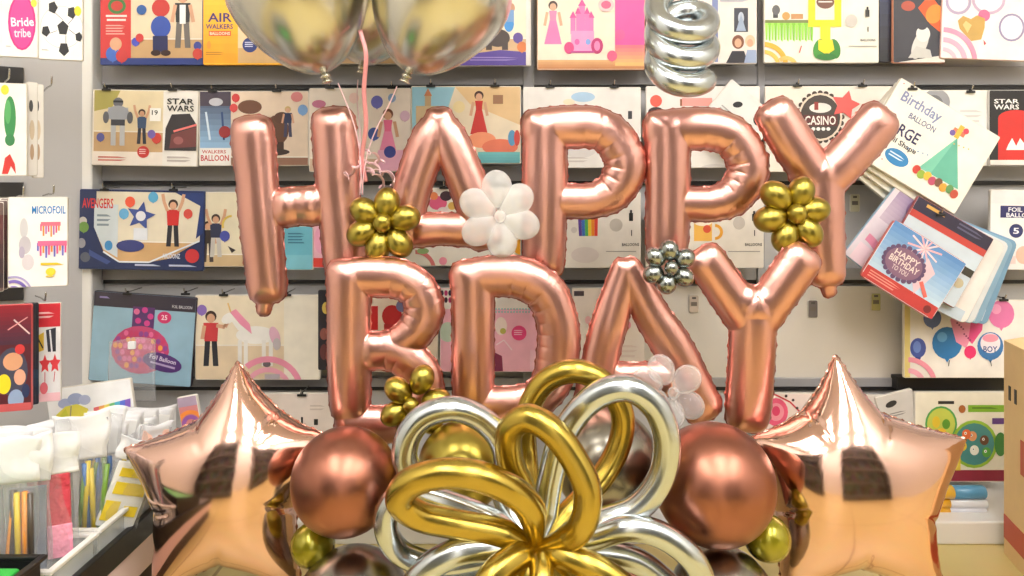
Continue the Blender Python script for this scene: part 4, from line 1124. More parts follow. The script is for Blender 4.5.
p = Pack(203, 192, 283, 267, Y1, base=(226, 214, 194))
p.scene(204, 193, 282, 266, (228, 218, 192), (206, 180, 140), .85).kid(208, 222, 40, (50, 40, 40), (70, 60, 60)).kid(216, 215, 42, (40, 48, 80), (200, 196, 190), arms='up').disc(225, 236, 5, (70, 80, 170)).poly([(228, 246), (236, 250), (232, 253)], (50, 40, 40)).arc(232, 225, 8, 10, 90, 200, (226, 196, 90))
p.build('package with two children and a yellow ring, left of the letter H', G['C'])
p = Pack(284, 226, 313, 270, Y1 - .008, base=(110, 186, 208))
p.bars(288, 233, 306, 245, 4, (60, 120, 150)).rect(285, 255, 312, 269, (128, 196, 214))
p.build('small light blue card under the crossbar of the letter H', G['C'])
p = Pack(312, 200, 330, 268, Y1 - .004, base=(244, 190, 206))
p.rect(313, 258, 330, 267, (226, 70, 60)).ell(322, 240, 8, 14, (240, 170, 200))
p.build('narrow pink card with a red foot strip, behind the letter H', G['C'])
p = Pack(405, 188, 521, 266, Y1 - .003, base=(238, 230, 218))
p.ell(438, 203, 9, 7, (232, 100, 140)).ell(446, 196, 6, 5, (60, 40, 50)).ell(443, 212, 6, 5, (240, 220, 220)).ell(434, 196, 4, 4, (240, 140, 90)).ell(452, 206, 4, 4, (226, 180, 90)).arc(416, 270, 16, 20, 0, 92, (214, 120, 120)).ell(423, 251, 6, 3, (150, 180, 120)).ell(443, 261, 4, 4, (240, 150, 170)).ell(522, 247, 9, 8, (244, 170, 30))
p.build('cream package with pink flowers seen through the upper letter A', G['C']); hang(p, 444, short='pink flower package')
p = Pack(523, 192, 641, 268, Y1 - .005, base=(236, 228, 220))
for k, c in enumerate(((90, 60, 150), (60, 110, 190), (80, 170, 90), (240, 210, 60), (240, 140, 50), (226, 70, 60))): p.poly([(578 + 3.3 * k, 218), (581.3 + 3.3 * k, 218), (582 + 3.1 * k, 236), (579 + 3.1 * k, 236)], c)
p.ell(616, 225, 6.5, 6.5, (200, 192, 184)).rect(629, 213, 633, 221, (30, 30, 32)).rect(630, 210, 632, 213, (30, 30, 32)).rect(631, 230, 632, 236, (60, 60, 60)).text('BALLOONS', 622, 243, 639, 246, (90, 86, 84)).rect(606, 251, 636, 251.8, (160, 154, 148)).ell(574, 230, 3, 3, (214, 204, 200)).ell(585, 255, 14, 8, (226, 214, 210)).arc(523, 268, 16, 22, 0, 90, (240, 206, 190))
p.build('white package with a rainbow striped strip between the two letters P', G['C']); hang(p, 560, short='rainbow strip package')
p = Pack(646, 192, 764, 268, Y1 - .004, base=(236, 228, 218))
p.rect(694, 222, 712, 241, (246, 190, 90)).ell(703, 222, 9, 4, (250, 236, 214)).arc(715, 232, 5, 8, -90, 90, (240, 170, 60)).ell(707, 229, 4, 4, (226, 90, 60)).ell(739, 223, 6, 6.5, (200, 192, 184)).rect(752, 214, 756, 221, (30, 30, 32)).rect(753, 211, 755, 214, (30, 30, 32)).rect(754, 230, 755, 236, (60, 60, 60)).text('BALLOONS', 745, 243, 762, 246, (90, 86, 84)).rect(728, 251, 760, 251.8, (160, 154, 148))
p.build('white package with an orange mug, left of the upper letter Y', G['C'])
p = Pack(990, 190, 1056, 270, Y1 - .016, base=(238, 236, 234), tilt=math.radians(1))
p.rect(991, 191, 1056, 204, (226, 226, 228)).rect(1000, 206, 1056, 218, (44, 44, 100)).text('FOIL', 1008, 207.5, 1022, 212, (240, 240, 246)).text('BALLOON', 1006, 213, 1038, 217.5, (240, 240, 246)).ell(1016, 231, 7, 7, (44, 50, 104)).text('5', 1013, 228, 1019, 234, (240, 240, 246)).ell(1024, 255, 8, 9, (240, 190, 170)).rect(1008, 256, 1016, 264, (236, 214, 210))
p.build('white package with a navy FOIL BALLOON band at the right edge', G['C'])
# two small price tags on the white panel
for (x, y, lab) in ((694, 304, 'pale price tag on the white panel left of the lower letter Y'), (813, 309, 'grey price tag on the white panel right of the lower letter Y'), (876, 302, 'yellow green price tag on the white panel near the tilted pile'), (855, 203, 'pale yellow price tag beside the stem of the upper letter Y')):
    p = Pack(x - 5, y - 9, x + 5, y + 9, 1.8555 if x == 855 else 1.8455, base={694: (206, 190, 176), 813: (120, 112, 110), 876: (196, 190, 130), 855: (206, 200, 170)}[x], t=.004)
    p.rect(x - 3, y - 2, x + 3, y + 2, (120, 110, 100)).rect(x - 2, y - 7, x + 2, y - 5, (90, 84, 80))
    p.build(lab, 'price tags on the back wall', 'price_tag', 'price tag')

# ---------------- fourth row
p = Pack(91, 294, 194, 384, Y1 - .008, base=(150, 186, 206), edge=(50, 46, 60), tilt=math.radians(4))
p.rect(91, 294, 194, 309, (52, 46, 60)).bars(97, 299, 108, 303, 1, (140, 130, 180)).text('FOIL BALLOON', 170, 303, 190, 306, (226, 226, 232), bold=False)
p.rect(131, 307, 153, 328, (90, 50, 110))
for (x, y) in ((135, 312), (143, 310), (149, 316), (137, 321), (146, 323)): p.ell(x, y, 3, 3, random.Random(x).choice(((206, 60, 140), (150, 70, 150), (226, 110, 160))))
p.ell(141, 350, 29, 24, (200, 70, 120))
rn = random.Random(5)
for j in range(6):
    for i in range(11):
        x, y = 116 + i * 5 + (j % 2) * 2.5, 334 + j * 6.4
        if ((x - 141) / 27) ** 2 + ((y - 350) / 21) ** 2 < 1: p.ell(x, y, 2.4, 2.9, ((206, 60, 110), (244, 160, 70), (150, 70, 150), (232, 110, 160))[(i + 2 * j + rn.randint(0, 1)) % 4], n=8); p.n -= 1
p.n += 1
p.ell(163, 316, 7, 6, (214, 50, 110)).text('25', 160, 313.5, 166, 318.5, (246, 220, 230)).ell(164, 361, 20, 9, (84, 50, 120), .2).text('Foil Balloon', 151, 355.5, 178, 360, (226, 214, 236), rot=.2).line([(152, 361), (177, 366)], 2, (190, 170, 210))
p.build('light blue package with a mosaic bottle balloon in purple and pink', G['D']); hang(p, 128, 186, short='mosaic bottle package', y=294)
p = Pack(195, 295, 320, 380, Y1 - .002, base=(236, 226, 206))
p.scene(196, 296, 284, 379, (240, 226, 200), (226, 204, 172), .6).rect(284, 296, 319, 379, (240, 232, 216)).kid(211, 312, 54, (206, 60, 66), (44, 44, 52), arms='reach').disc(202, 310, 5, (140, 110, 190))
p.ell(256, 335, 20, 9, (246, 242, 236)).poly([(238, 330), (228, 316), (236, 310), (248, 330)], (246, 242, 236)).ell(229, 318, 8, 5, (246, 242, 236), -.5).poly([(236, 309), (250, 324), (252, 334), (240, 324), (230, 312)], (240, 150, 180)).line([(231, 312), (228, 303)], 1.5, (240, 200, 120))
for x in (240, 246, 264, 271): p.rect(x - 2, 340, x + 2, 366, (238, 234, 228))
p.ell(275, 336, 5, 10, (226, 180, 200), -.3).ell(277, 344, 4, 6, (196, 186, 190)).ell(267, 364, 4, 3, (110, 100, 104)).arc(268, 392, 30, 36, 0, 130, (236, 150, 176)).arc(268, 392, 20, 25, 0, 180, (240, 170, 190)).rect(265, 374, 280, 379, (190, 180, 190))
p.build('cream package with a white unicorn balloon and a girl in a red shirt', G['D']); hang(p, 224, 287, short='unicorn package')
p = Pack(318, 290, 334, 370, Y1 - .004, base=(40, 38, 48), edge=(30, 30, 36))
p.ell(326, 308, 4, 6, (220, 190, 90)).ell(324, 334, 4, 6, (150, 90, 80)).ell(324, 352, 4, 8, (110, 60, 60))
p.build('narrow dark package beside the unicorn package, behind the letter B', G['D'])
p = Pack(334, 292, 438, 372, Y1, base=(236, 216, 196))
p.rect(364, 306, 378, 330, (206, 30, 36)).ell(392, 316, 10, 11, (196, 34, 40)).ell(402, 306, 6, 6, (120, 120, 160)).rect(384, 324, 402, 334, (180, 40, 46)).rect(362, 330, 408, 371, (226, 206, 190))
p.build('beige package with red shapes seen through the letter B', G['D'])
p = Pack(440, 288, 568, 372, Y1 - .004, base=(244, 180, 198))
p.rect(441, 289, 567, 309, (236, 226, 220))
for i in range(9):
    for j in range(2): p.ell(442 + 4 * i, 293 + 7 * j, 1.8, 3, (200, 60, 120) if (i + j) % 2 else (50, 40, 60), n=8); p.n -= 1
p.n += 1
for i in range(24): p.ell(496 + 3 * (i % 12), 309 + 3 * (i // 12), 1, 1, (150, 200, 200), n=6); p.n -= 1
p.n += 1
p.ell(519, 333, 7.5, 7.5, (232, 70, 130)).bars(514, 330, 524, 336, 3, (246, 190, 210)).ell(448, 332, 9, 10, (190, 206, 190)).poly([(492, 371), (494, 352), (502, 356), (503, 371)], (130, 40, 80)).ell(501, 326, 6, 9, (244, 222, 214)).ell(503, 331, 3, 3, (190, 180, 90)).line([(496, 345), (504, 340), (512, 350)], 1.2, (250, 220, 226)).rect(530, 350, 567, 371, (246, 196, 210))
p.build('pink package seen through the letter D', G['D'])
p = Pack(572, 288, 645, 370, Y1 - .002, base=(238, 224, 214))
p.rect(574, 291, 584, 296, (70, 60, 66)).ell(628, 325, 3, 4, (236, 150, 170)).ell(588, 320, 3, 4, (236, 180, 180)).bars(615, 345, 640, 360, 3, (226, 206, 196))
p.build('cream package seen through the lower letter A', G['D'])
p = Pack(904, 300, 1040, 378, Y1 - .01, base=(238, 232, 224), edge=(230, 220, 200))
p.rect(904, 300, 910, 378, (226, 206, 130)).ell(918, 348, 8, 10, (70, 90, 170)).ell(917, 347, 4, 6, (110, 140, 210)).poly([(915, 357), (921, 357), (918, 365)], (60, 80, 150)).disc(947, 343, 15, (44, 120, 180)).ell(942, 337, 5, 5, (90, 160, 210))
p.poly([(950, 320), (962, 302), (972, 308), (974, 330), (966, 348), (956, 342)], (240, 150, 180)).ell(960, 314, 6, 6, (230, 90, 130)).poly([(974, 300), (984, 310), (982, 330), (972, 344), (968, 340)], (230, 80, 140)).disc(970, 352, 6, (226, 50, 110))
for k in range(10): p.ell(956 + (k * 7) % 16, 318 + (k * 11) % 24, 1, 1, (150, 60, 100), n=6); p.n -= 1
p.n += 1
p.disc(1001, 314, 13, (226, 120, 170)).ell(996, 309, 5, 5, (240, 160, 196)).disc(990, 346, 13, (60, 120, 180)).ell(990, 343, 10, 10, (240, 230, 236)).ell(990, 338, 8, 4, (236, 150, 170)).text('BOY', 983, 346, 997, 352, (40, 70, 140)).disc(932, 318, 9, (90, 110, 160)).arc(908, 386, 24, 29, 0, 90, (236, 150, 170)).arc(908, 386, 13, 18, 0, 90, (240, 170, 190)).line([(949, 360), (948, 366)], .8, (60, 60, 60)).line([(990, 360), (991, 366)], .8, (60, 60, 60))
p.build('white package with a bunch of pink and blue balloons, one reading BOY', G['D']); hang(p, 1003, short='package with the bunch of balloons')

# ---------------- lowest row
p = Pack(262, 393, 334, 470, Y1 - .002, base=(232, 218, 208))
p.bars(310, 405, 326, 412, 2, (206, 190, 180)).rect(301, 417, 303, 424, (40, 40, 42)).rect(314, 419, 318, 425, (30, 30, 30))
p.build('blank cream package behind the top of the star next to the bins', G['E']); hang(p, 302, short='blank cream package', dy=-1)
p = Pack(764, 393, 842, 480, Y1 - .002, base=(240, 222, 218))
p.ell(776, 412, 12, 14, (236, 90, 130)).ell(776, 412, 8, 9, (244, 150, 170)).ell(776, 411, 4, 5, (226, 60, 110)).line([(772, 393), (790, 402), (800, 412)], 1.6, (206, 60, 80)).ell(793, 400, 1.4, 1.4, (60, 40, 46)).ell(786, 396, 1.4, 1.4, (60, 40, 46)).ell(797, 408, 1.4, 1.4, (60, 40, 46))
p.build('white package with a pink face, between letter Y and star', G['E'])
p = Pack(840, 395, 890, 470, Y1, base=(214, 206, 200))
p.bars(848, 402, 880, 410, 2, (190, 182, 176)).build('pale grey package behind the tip of the star next to the olive ball', G['E'])
p = Pack(884, 392, 922, 470, Y1 - .005, base=(206, 202, 198), tilt=math.radians(-14))
p.ell(898, 402, 6, 3, (50, 50, 52), -.2).bars(894, 411, 912, 416, 2, (140, 136, 134)).build('crooked grey package left of the package with green faces', G['E'])
p = Pack(915, 392, 1012, 482, Y1 - .012, base=(236, 230, 212))
p.rect(916, 470, 1011, 481, (146, 30, 56)).rect(938, 401, 954, 404, (40, 40, 40)).ell(962, 409, 3.5, 4, (170, 100, 50)).rect(968, 405, 1004, 412, (130, 180, 50)).bars(972, 407, 1000, 411, 1, (90, 130, 40))
p.ell(941, 424, 16, 18, (90, 170, 90)).ell(941, 424, 14, 16, (196, 206, 90)).ell(936, 422, 4, 6, (230, 200, 60)).ell(946, 424, 4, 5, (90, 150, 50)).ell(941, 432, 5, 4, (240, 190, 60)).rect(992, 418, 1004, 424, (96, 60, 130))
p.ell(974, 444, 23, 24, (150, 190, 60)).ell(974, 444, 20, 21, (70, 140, 140))
for (x, y, c) in ((962, 446, (240, 200, 60)), (972, 436, (230, 160, 110)), (984, 440, (110, 70, 50)), (974, 450, (240, 240, 230)), (986, 452, (90, 170, 70)), (966, 434, (230, 110, 60))): p.ell(x, y, 4.5, 5, c).ell(x - 1, y - 1, 1.3, 1.5, (250, 250, 250)).ell(x - 1, y - 1, .6, .7, (20, 20, 20))
p.ell(1000, 444, 6, 12, (60, 130, 60)).rect(954, 456, 960, 470, (230, 200, 70)).ell(952, 464, 6, 6, (240, 220, 90))
p.build('package with round green and teal face balloons above the base shelf', G['E'])

# ---------------- tilted pile on the right
def copies(p, n, dx, dy, dz, da, labels, group):
    for k in range(n):
        c = p.o.copy(); COL.objects.link(c)
        c.location = p.o.location + Vector((dx * (k + 1), dy * (k + 1), dz * (k + 1)))
        c.rotation_euler = (0, p.tilt + da * (k + 1), 0); c['label'] = labels[k]
p = Pack(870, 101, 986, 191, Y1 - .10, base=(240, 236, 224), edge=(220, 214, 200), tilt=math.radians(31))
p.text('Birthday', 880, 110, 925, 124, (130, 140, 180)).text('BALLOON', 896, 126, 926, 132, (90, 100, 140)).text('LARGE', 879, 140, 917, 152, (50, 46, 90)).text('foil Shape', 888, 155, 921, 162, (40, 40, 60)).ell(907, 172, 13, 8, (50, 130, 190)).bars(898, 169, 916, 175, 2, (210, 230, 244))
p.poly([(949, 124), (931, 169), (976, 168)], (100, 178, 156)).poly([(949, 124), (944, 169), (931, 169)], (120, 196, 172)).rect(941, 116, 954, 121, (226, 120, 90)).rect(945, 111, 950, 125, (230, 180, 70)).ell(942, 122, 3, 3, (110, 90, 160)).ell(953, 114, 3, 3, (214, 70, 90))
for k, c in enumerate(((206, 70, 60), (150, 180, 70), (230, 190, 70), (190, 80, 110), (120, 80, 60), (226, 160, 60), (100, 150, 90), (190, 80, 60))): p.ell(930 + 6.4 * k, 172 + (k % 2) * 2, 4, 4.5, c)
for k in range(14): p.ell(875 + (k * 37) % 106, 105 + (k * 53) % 80, .8, .8, ((200, 90, 90), (90, 140, 190), (220, 180, 80))[k % 3], n=6); p.n -= 1
p.n += 1
p.build('tilted white package with a green party hat, foremost on the pile', G['T'])
copies(p, 3, -0.010, 0.013, -0.010, 0.05, ['tilted white party hat package right behind the foremost one', 'third of the tilted white party hat packages', 'rearmost of the tilted white party hat packages'], G['T'])
hook(912, 88, Y1 - .10, 'hook with black clip above the tilted party hat package')
hook(940, 214, Y1 - .112, 'hook with black clip above the tilted pile with the sequined badge')
p = Pack(871, 236, 956, 303, Y1 - .125, base=(236, 240, 244), edge=(190, 90, 80), tilt=math.radians(32), r=5)
p.grad(872, 237, 955, 289, (90, 140, 200), (196, 220, 238)).rect(872, 289, 955, 302, (196, 60, 60)).bars(877, 292, 915, 300, 3, (230, 150, 140)).ell(946, 296, 4, 4, (120, 40, 46))
for k in range(12):
    a = k * 2 * PI / 12 + .3
    p.line([(912, 246), (912 + 18 * math.cos(a), 246 + 18 * math.sin(a))], 1.8, (236, 180, 190) if k % 2 else (240, 214, 220))
p.poly([(920, 252), (934, 262), (926, 290), (918, 280)], (226, 196, 206)).line([(926, 276), (938, 287)], 4, (226, 110, 100))
for k in range(22):
    a = 2 * PI * k / 22
    p.ell(902 + 21 * math.cos(a), 270 + 16 * math.sin(a), 2.8, 2.8, (100, 76, 112), n=10); p.n -= 1
p.n += 1
p.ell(902, 270, 20, 15, (136, 100, 126)).text('HAPPY', 888, 260, 916, 266, (236, 220, 214)).text('BIRTHDAY', 886, 267, 919, 273.5, (236, 220, 214)).text('TO YOU', 893, 275, 911, 280, (220, 200, 200))
p.build('tilted blue package with a sequined HAPPY BIRTHDAY badge and fireworks', G['T'])
p = Pack(893, 212, 980, 292, Y1 - .108, base=(200, 214, 226), edge=(150, 60, 60), tilt=math.radians(30))
p.rect(893, 212, 980, 226, (46, 42, 66)).rect(893, 226, 980, 233, (190, 66, 60)).bars(905, 215, 928, 222, 1, (220, 170, 90)).bars(942, 215, 972, 223, 2, (90, 90, 120)).rect(962, 250, 979, 258, (60, 58, 50)).ell(971, 268, 5, 5, (190, 180, 150))
p.build('tilted package with navy head strip and red line, behind the sequined badge package', G['T'])
p = Pack(862, 200, 950, 290, Y1 - .085, base=(226, 216, 226), edge=(150, 180, 200), tilt=math.radians(38))
p.grad(868, 196, 962, 240, (150, 130, 170), (206, 190, 206)).ell(895, 212, 12, 12, (150, 120, 160)).ell(910, 240, 14, 10, (150, 60, 80)).arc(870, 296, 30, 38, 0, 90, (232, 150, 180)).arc(870, 296, 16, 24, 0, 90, (236, 170, 190)).ell(892, 252, 7, 9, (190, 150, 90)).rect(868, 270, 900, 296, (240, 214, 226))
p.build('tilted lilac package with pink arcs, behind the sequined badge package', G['T'])
for k in range(4):
    p = Pack(912 + 5 * k, 222 + 1 * k, 990 + 5 * k, 312 + 1 * k, Y1 - .092 + .016 * k, base=((232, 226, 222), (220, 224, 226), (140, 176, 200), (120, 160, 190))[k], edge=((206, 200, 196), (150, 180, 200), (120, 160, 190), (110, 150, 186))[k], tilt=math.radians(27 - 2 * k), t=.008, r=6)
    p.bars(930, 230, 980, 250, 3, (200, 204, 210)).rect(908 + 5 * k, 300, 984 + 5 * k, 312, (190, 206, 220))
    p.build(('pale rounded package directly behind the sequined badge package', 'second of the rounded packages fanned out behind the badge package', 'third, bluish, of the rounded packages fanned out behind the badge package', 'rearmost bluish rounded package of the fanned out pile')[k], G['T'])

# ---------------- packages in the left bay
yw = math.radians(18)
def left(x0, y0, x1, y1, Y, **k): return Pack(x0, y0, x1, y1, Y, yaw=k.pop('yaw', yw), **k)
p = left(-6, -28, 38, 57, 1.47, base=(238, 232, 230))
p.ell(22, 22, 14, 28, (222, 44, 130)).ell(22, 22, 12, 26, (232, 70, 150)).text('Bride', 11, 17, 34, 26, (250, 240, 246), rot=-.08).text('tribe', 14, 28, 31, 37, (246, 220, 234), rot=-.05).ell(34, 2, 3, 4, (240, 220, 70)).bars(6, 46, 12, 49, 1, (190, 186, 186))
p.build('white package with a pink oval Bride tribe balloon in the left bay', G['L'])
p = left(38, -28, 83, 60, 1.50, base=(242, 240, 238))
p.ell(62, 27, 21, 26, (246, 246, 246)).arc(62, 27, 20.6, 21.4, 0, 360, (200, 200, 204), 28)
for (x, y, r, n) in ((63, 28, 6, 0), (53, 8, 5, .3), (72, 12, 5, .4), (46, 32, 4.5, .5), (79, 36, 4, .2), (64, 49, 5.5, .6)):
    p.poly([(x + r * math.sin(n + q * 2 * PI / 5), y - r * 1.3 * math.cos(n + q * 2 * PI / 5)) for q in range(5)], (36, 36, 40))
for a, b_ in (((63, 20), (55, 13)), ((68, 24), (73, 18)), ((57, 31), (50, 34)), ((66, 35), (66, 43)), ((69, 29), (76, 34))): p.line([a, b_], .7, (120, 120, 126))
p.ell(78, 10, 3.5, 5, (240, 214, 50)).bars(56, -4, 70, -1, 1, (60, 110, 190)).bars(42, 50, 50, 53, 1, (190, 188, 188))
p.build('white package with a black and white football balloon in the left bay', G['L'])
for k in range(3):
    q = left(-4 + 3 * k, -26, 40 + 3 * k, 56, 1.485 + .013 * k, base=(230, 224, 220)).build(('white package directly behind the Bride tribe package', 'second white package behind the Bride tribe package', 'rearmost white package behind the Bride tribe package')[k], G['L'])
p = left(-8, 83, 27, 176, 1.46, base=(238, 234, 230))
p.ell(10, 118, 6, 22, (60, 140, 80)).ell(8, 112, 3, 12, (90, 170, 100)).ell(5, 90, 4, 5, (238, 214, 60)).poly([(2, 174), (5, 158), (10, 154), (15, 164), (16, 174), (11, 166), (8, 174)], (206, 60, 56)).ell(10, 140, 5, 6, (60, 130, 80))
p.build('white package with a slim green balloon in the left bay', G['L'])
for k in range(2):
    p = left(27 + 6 * k, 82 + 2 * k, 38 + 6 * k, 176 + 2 * k, 1.50 + .01 * k, base=(232, 228, 222), yaw=math.radians(50))
    p.ell(31 + 6 * k, 106, 2, 6, (70, 70, 74)).ell(32 + 6 * k, 130, 2.5, 10, (214, 196, 170)).ell(32 + 6 * k, 152, 2, 8, (190, 160, 130))
    p.build(('narrow white package turned edge on beside the slim green balloon package', 'last narrow white package before the gap in the left bay')[k], G['L'])
p = left(8, 197, 68, 287, 1.45, base=(242, 238, 236))
p.text('MICROFOIL', 32, 206, 66, 214, (40, 130, 200)).ell(24, 228, 4, 10, (206, 204, 206)).ell(25, 245, 6, 9, (196, 190, 196)).ell(28, 262, 6, 8, (214, 206, 210)).ell(22, 252, 3, 6, (180, 170, 190))
for i in range(8): p.line([(41 + 2.6 * i, 224), (41 + 2.6 * i, 231 + (i * 5) % 7)], 1.6, ((236, 90, 130), (240, 150, 60), (190, 110, 190))[i % 3])
p.rect(41, 222, 61, 226, (236, 120, 140))
for i in range(11): p.line([(38 + 2.8 * i, 243), (38 + 2.8 * i, 251 + (i * 5) % 8)], 1.8, ((110, 110, 200), (236, 90, 150), (240, 150, 60))[i % 3])
p.rect(38, 241, 68, 246, (226, 110, 150)).bars(41, 263, 66, 268, 1, (240, 200, 40)).ell(51, 272, 5, 4, (246, 214, 60)).bars(46, 276, 56, 279, 1, (240, 210, 80)).arc(14, 294, 12, 15, 0, 110, (130, 110, 190)).arc(14, 294, 6, 9, 0, 110, (150, 130, 200)).arc(14, 294, 17, 19, 0, 110, (180, 170, 214))
p.build('white package with blue heading and dripping coloured print in the left bay', G['L'])
for k in range(3):
    p = left(-8 + 4 * k, 202 - 2 * k, 4 + 4 * k, 292 - 2 * k, 1.43 + .015 * k, base=(110 + 20 * k, 90 + 22 * k, 86 + 22 * k), yaw=math.radians(42))
    p.grad(-8 + 4 * k, 215, 4 + 4 * k, 288, (110, 60, 60), (50, 40, 50), 5)
    p.build(('dark package edge at the left rim, foremost beside the dripping print package', 'dark package edge between the foremost one and the dripping print package', 'dark package edge touching the dripping print package')[k], G['L'])
p = left(-20, 305, 32, 412, 1.40, base=(90, 30, 40), edge=(200, 80, 80))
p.grad(-20, 305, 32, 345, (150, 30, 44), (70, 40, 60)).ell(12, 372, 16, 24, (70, 70, 90)).ell(13, 362, 10, 9, (220, 160, 120)).ell(20, 350, 5, 5, (214, 60, 60)).ell(4, 384, 7, 10, (244, 220, 40)).ell(20, 378, 6, 8, (230, 170, 140)).ell(16, 400, 8, 10, (150, 170, 200)).line([(14, 320), (30, 335)], 1.5, (220, 190, 190)).line([(8, 330), (28, 318)], 1.2, (220, 150, 150)).rect(-20, 404, 32, 412, (206, 90, 90)).ell(26, 392, 4, 7, (40, 50, 90))
p.build('dark red package with bursts of yellow and skin tones in the left bay', G['L'])
for k in range(2):
    q = left(24 + 3 * k, 303, 36 + 3 * k, 405, 1.425 + .014 * k, base=(30, 34, 50), edge=(24, 24, 30), yaw=math.radians(40))
    q.grad(24 + 3 * k, 370, 36 + 3 * k, 405, (30, 60, 90), (20, 24, 40), 4).build(('dark package directly behind the dark red one in the left bay', 'dark package just left of the red topped one in the left bay')[k], G['L'])
p = left(31, 303, 61, 402, 1.465, base=(234, 230, 228))
p.rect(31, 303, 61, 327, (206, 44, 56)).bars(34, 312, 56, 320, 2, (240, 190, 190)).poly([(36, 336), (44, 332), (44, 350), (37, 352)], (220, 180, 60)).poly([(46, 330), (56, 328), (56, 352), (48, 352)], (50, 50, 60)).line([(38, 338), (43, 348)], 1.4, (40, 40, 50)).line([(50, 330), (52, 352)], 1.6, (226, 226, 226))
for (x, y) in ((45, 364), (55, 364)):
    st = [(x + (6 if k % 2 == 0 else 3) * math.sin(k * PI / 5), y - (10 if k % 2 == 0 else 5) * math.cos(k * PI / 5)) for k in range(10)]
    for k in range(10): p.poly([(x, y), st[k], st[(k + 1) % 10]], (224, 60, 64), False)
    p.n += 1
p.line([(45, 372), (45, 384)], .8, (210, 70, 80)).line([(55, 372), (54, 382)], .8, (210, 70, 80)).rect(31, 393, 61, 402, (240, 190, 196)).ell(44, 388, 4, 6, (230, 110, 120))
p.build('white package with red top and two red stars in the left bay', G['L'])
for (x, y, Y, lab) in ((8, 79, 1.46, 'hook above the slim green balloon package'), (50, 86, 1.52, 'empty hook in the left bay beside the white upright'), (22, 196, 1.45, 'left hook of the dripping print package'), (52, 194, 1.45, 'right hook of the MICROFOIL package'), (44, 300, 1.465, 'hook above the package with two red stars')):
    t = thing('wire_hook', lab, 'hook', P(x, y, Y), (0, 0, math.radians(40)), 'hooks of the left bay')
    n = MB().tube(crom([(0, 0.11, -0.004), (0, 0.04, 0.0), (0, -0.01, 0.0), (0, -0.02, 0.008), (0, -0.022, 0.018)], 5), 0.0017, 8)
    n.build('wire_prong', M['steel'], t, smooth=True)
# black gaps between the rows of the left bay
for k, (y0, y1) in enumerate(((62, 83), (182, 197), (287, 305))):
    b = MB(); m_ = Matrix.Translation((XC, 1.80, 0)) @ Matrix.Rotation(math.radians(28), 4, 'Z')
    b.box(-0.9, -0.012, wz(y1, 1.66), -0.115, 0.0, wz(y0, 1.66), 0, m_); struct(b.build('trim_%d' % (10 + k), M['rail']))

# ---------------- rolled packages on the base shelf
for k, (x0, x1, y, r, c1, c2) in enumerate(((936, 984, 492, 6.5, (84, 150, 190), (244, 190, 40)), (930, 986, 503, 5.0, (226, 226, 230), (240, 180, 30)), (930, 985, 511, 5.0, (214, 214, 222), (240, 180, 30)))):
    Yr = 1.68
    t = thing('rolled_package', ('blue and yellow roll on top of the stack on the base shelf', 'white roll in the middle of the stack on the base shelf', 'white roll at the bottom of the stack on the base shelf')[k], 'roll', P((x0 + x1) / 2, y + r, Yr), group='rolls stacked on the base shelf')
    s = Yr / F
    hw = (x1 - x0) / 2 * s; R = r * s
    mt = Matrix.Translation((0, 0, R)) @ Matrix.Rotation(PI / 2, 4, 'Y')
    xm = -hw + (x1 - x0) * s * 0.33
    m1 = mat('roll_wrap', c1, rough=0.35, coat=0.4); m2 = mat('roll_label', c2, rough=0.35, coat=0.4)
    MB().lathe([(0, xm), (R, xm), (R, hw * .96), (R * .9, hw), (0, hw)], 20, mt).build('wrap', m1, t, smooth=True)
    MB().lathe([(0, -hw), (R * .95, -hw), (R * 1.02, -hw + .003), (R * 1.02, xm), (0, xm)], 20, mt).build('label_band', m2, t, smooth=True)
# ------------------------------------------------------------------ the low table with bins of bagged party goods
ZT = 0.19
XE = wx(155, 1.355) 
t = thing('display_table', 'low black edged table along the left side that carries the bins', 'table', (XE - 0.25, 1.15, 0))
tx, ty = t.location.x, t.location.y
MB().box(XE - 0.5 - tx, -0.75, ZT - 0.02, XE - tx - 0.004, 0.465, ZT).build('table_top', M['grey'], t, bevel=0.002)
MB().box(XE - 0.002 - tx - 0.002, -0.75, ZT - 0.03, XE - tx + 0.008, 0.465, ZT + 0.012).build('front_rail', M['black'], t, bevel=0.002)
M['strip'] = mat('pale_pink_label_strip', (226, 200, 200), rough=0.4)
MB().box(XE - 0.004 - tx, -0.75, ZT - 0.085, XE - tx + 0.004, 0.465, ZT - 0.032).build('label_strip', M['strip'], t)
MB().box(XE - 0.5 - tx, -0.75, 0, XE - 0.02 - tx, 0.465, ZT - 0.021).build('cabinet', M['darkwood'], t)

def bin_(y0, y1, x0, x1, h, label, m, rim='white'):
    t = thing('storage_bin', label, 'bin', ((x0 + x1) / 2, (y0 + y1) / 2, ZT + 0.001), group='bins on the low table')
    ax, ay = (x1 - x0) / 2, (y1 - y0) / 2
    b = MB(); w = 0.003
    b.box(-ax, -ay, 0, ax, ay, w)
    b.box(-ax, -ay, w, -ax + w, ay, h); b.box(ax - w, -ay, w, ax, ay, h); b.box(-ax + w, -ay, w, ax - w, -ay + w, h); b.box(-ax + w, ay - w, w, ax - w, ay, h)
    b.build('bin_walls', m, t)
    r = MB(); q = 0.007
    r.box(-ax - q, -ay - q, h, -ax + w, ay + q, h + 0.006); r.box(ax - w, -ay - q, h, ax + q, ay + q, h + 0.006); r.box(-ax + w, -ay - q, h, ax - w, -ay + w, h + 0.006); r.box(-ax + w, ay - w, h, ax - w, ay + q, h + 0.006)
    r.build('rim', M[rim], t, bevel=0.0015)
    return t
bin_(1.055, 1.165, XE - 0.30, XE - 0.006, 0.039, 'white rimmed clear bin in the middle of the low table', M['bin'])
bin_(1.182, 1.61, XE - 0.30, XE - 0.006, 0.040, 'clear bin at the far end of the low table, next to the foil star', M['bin'])
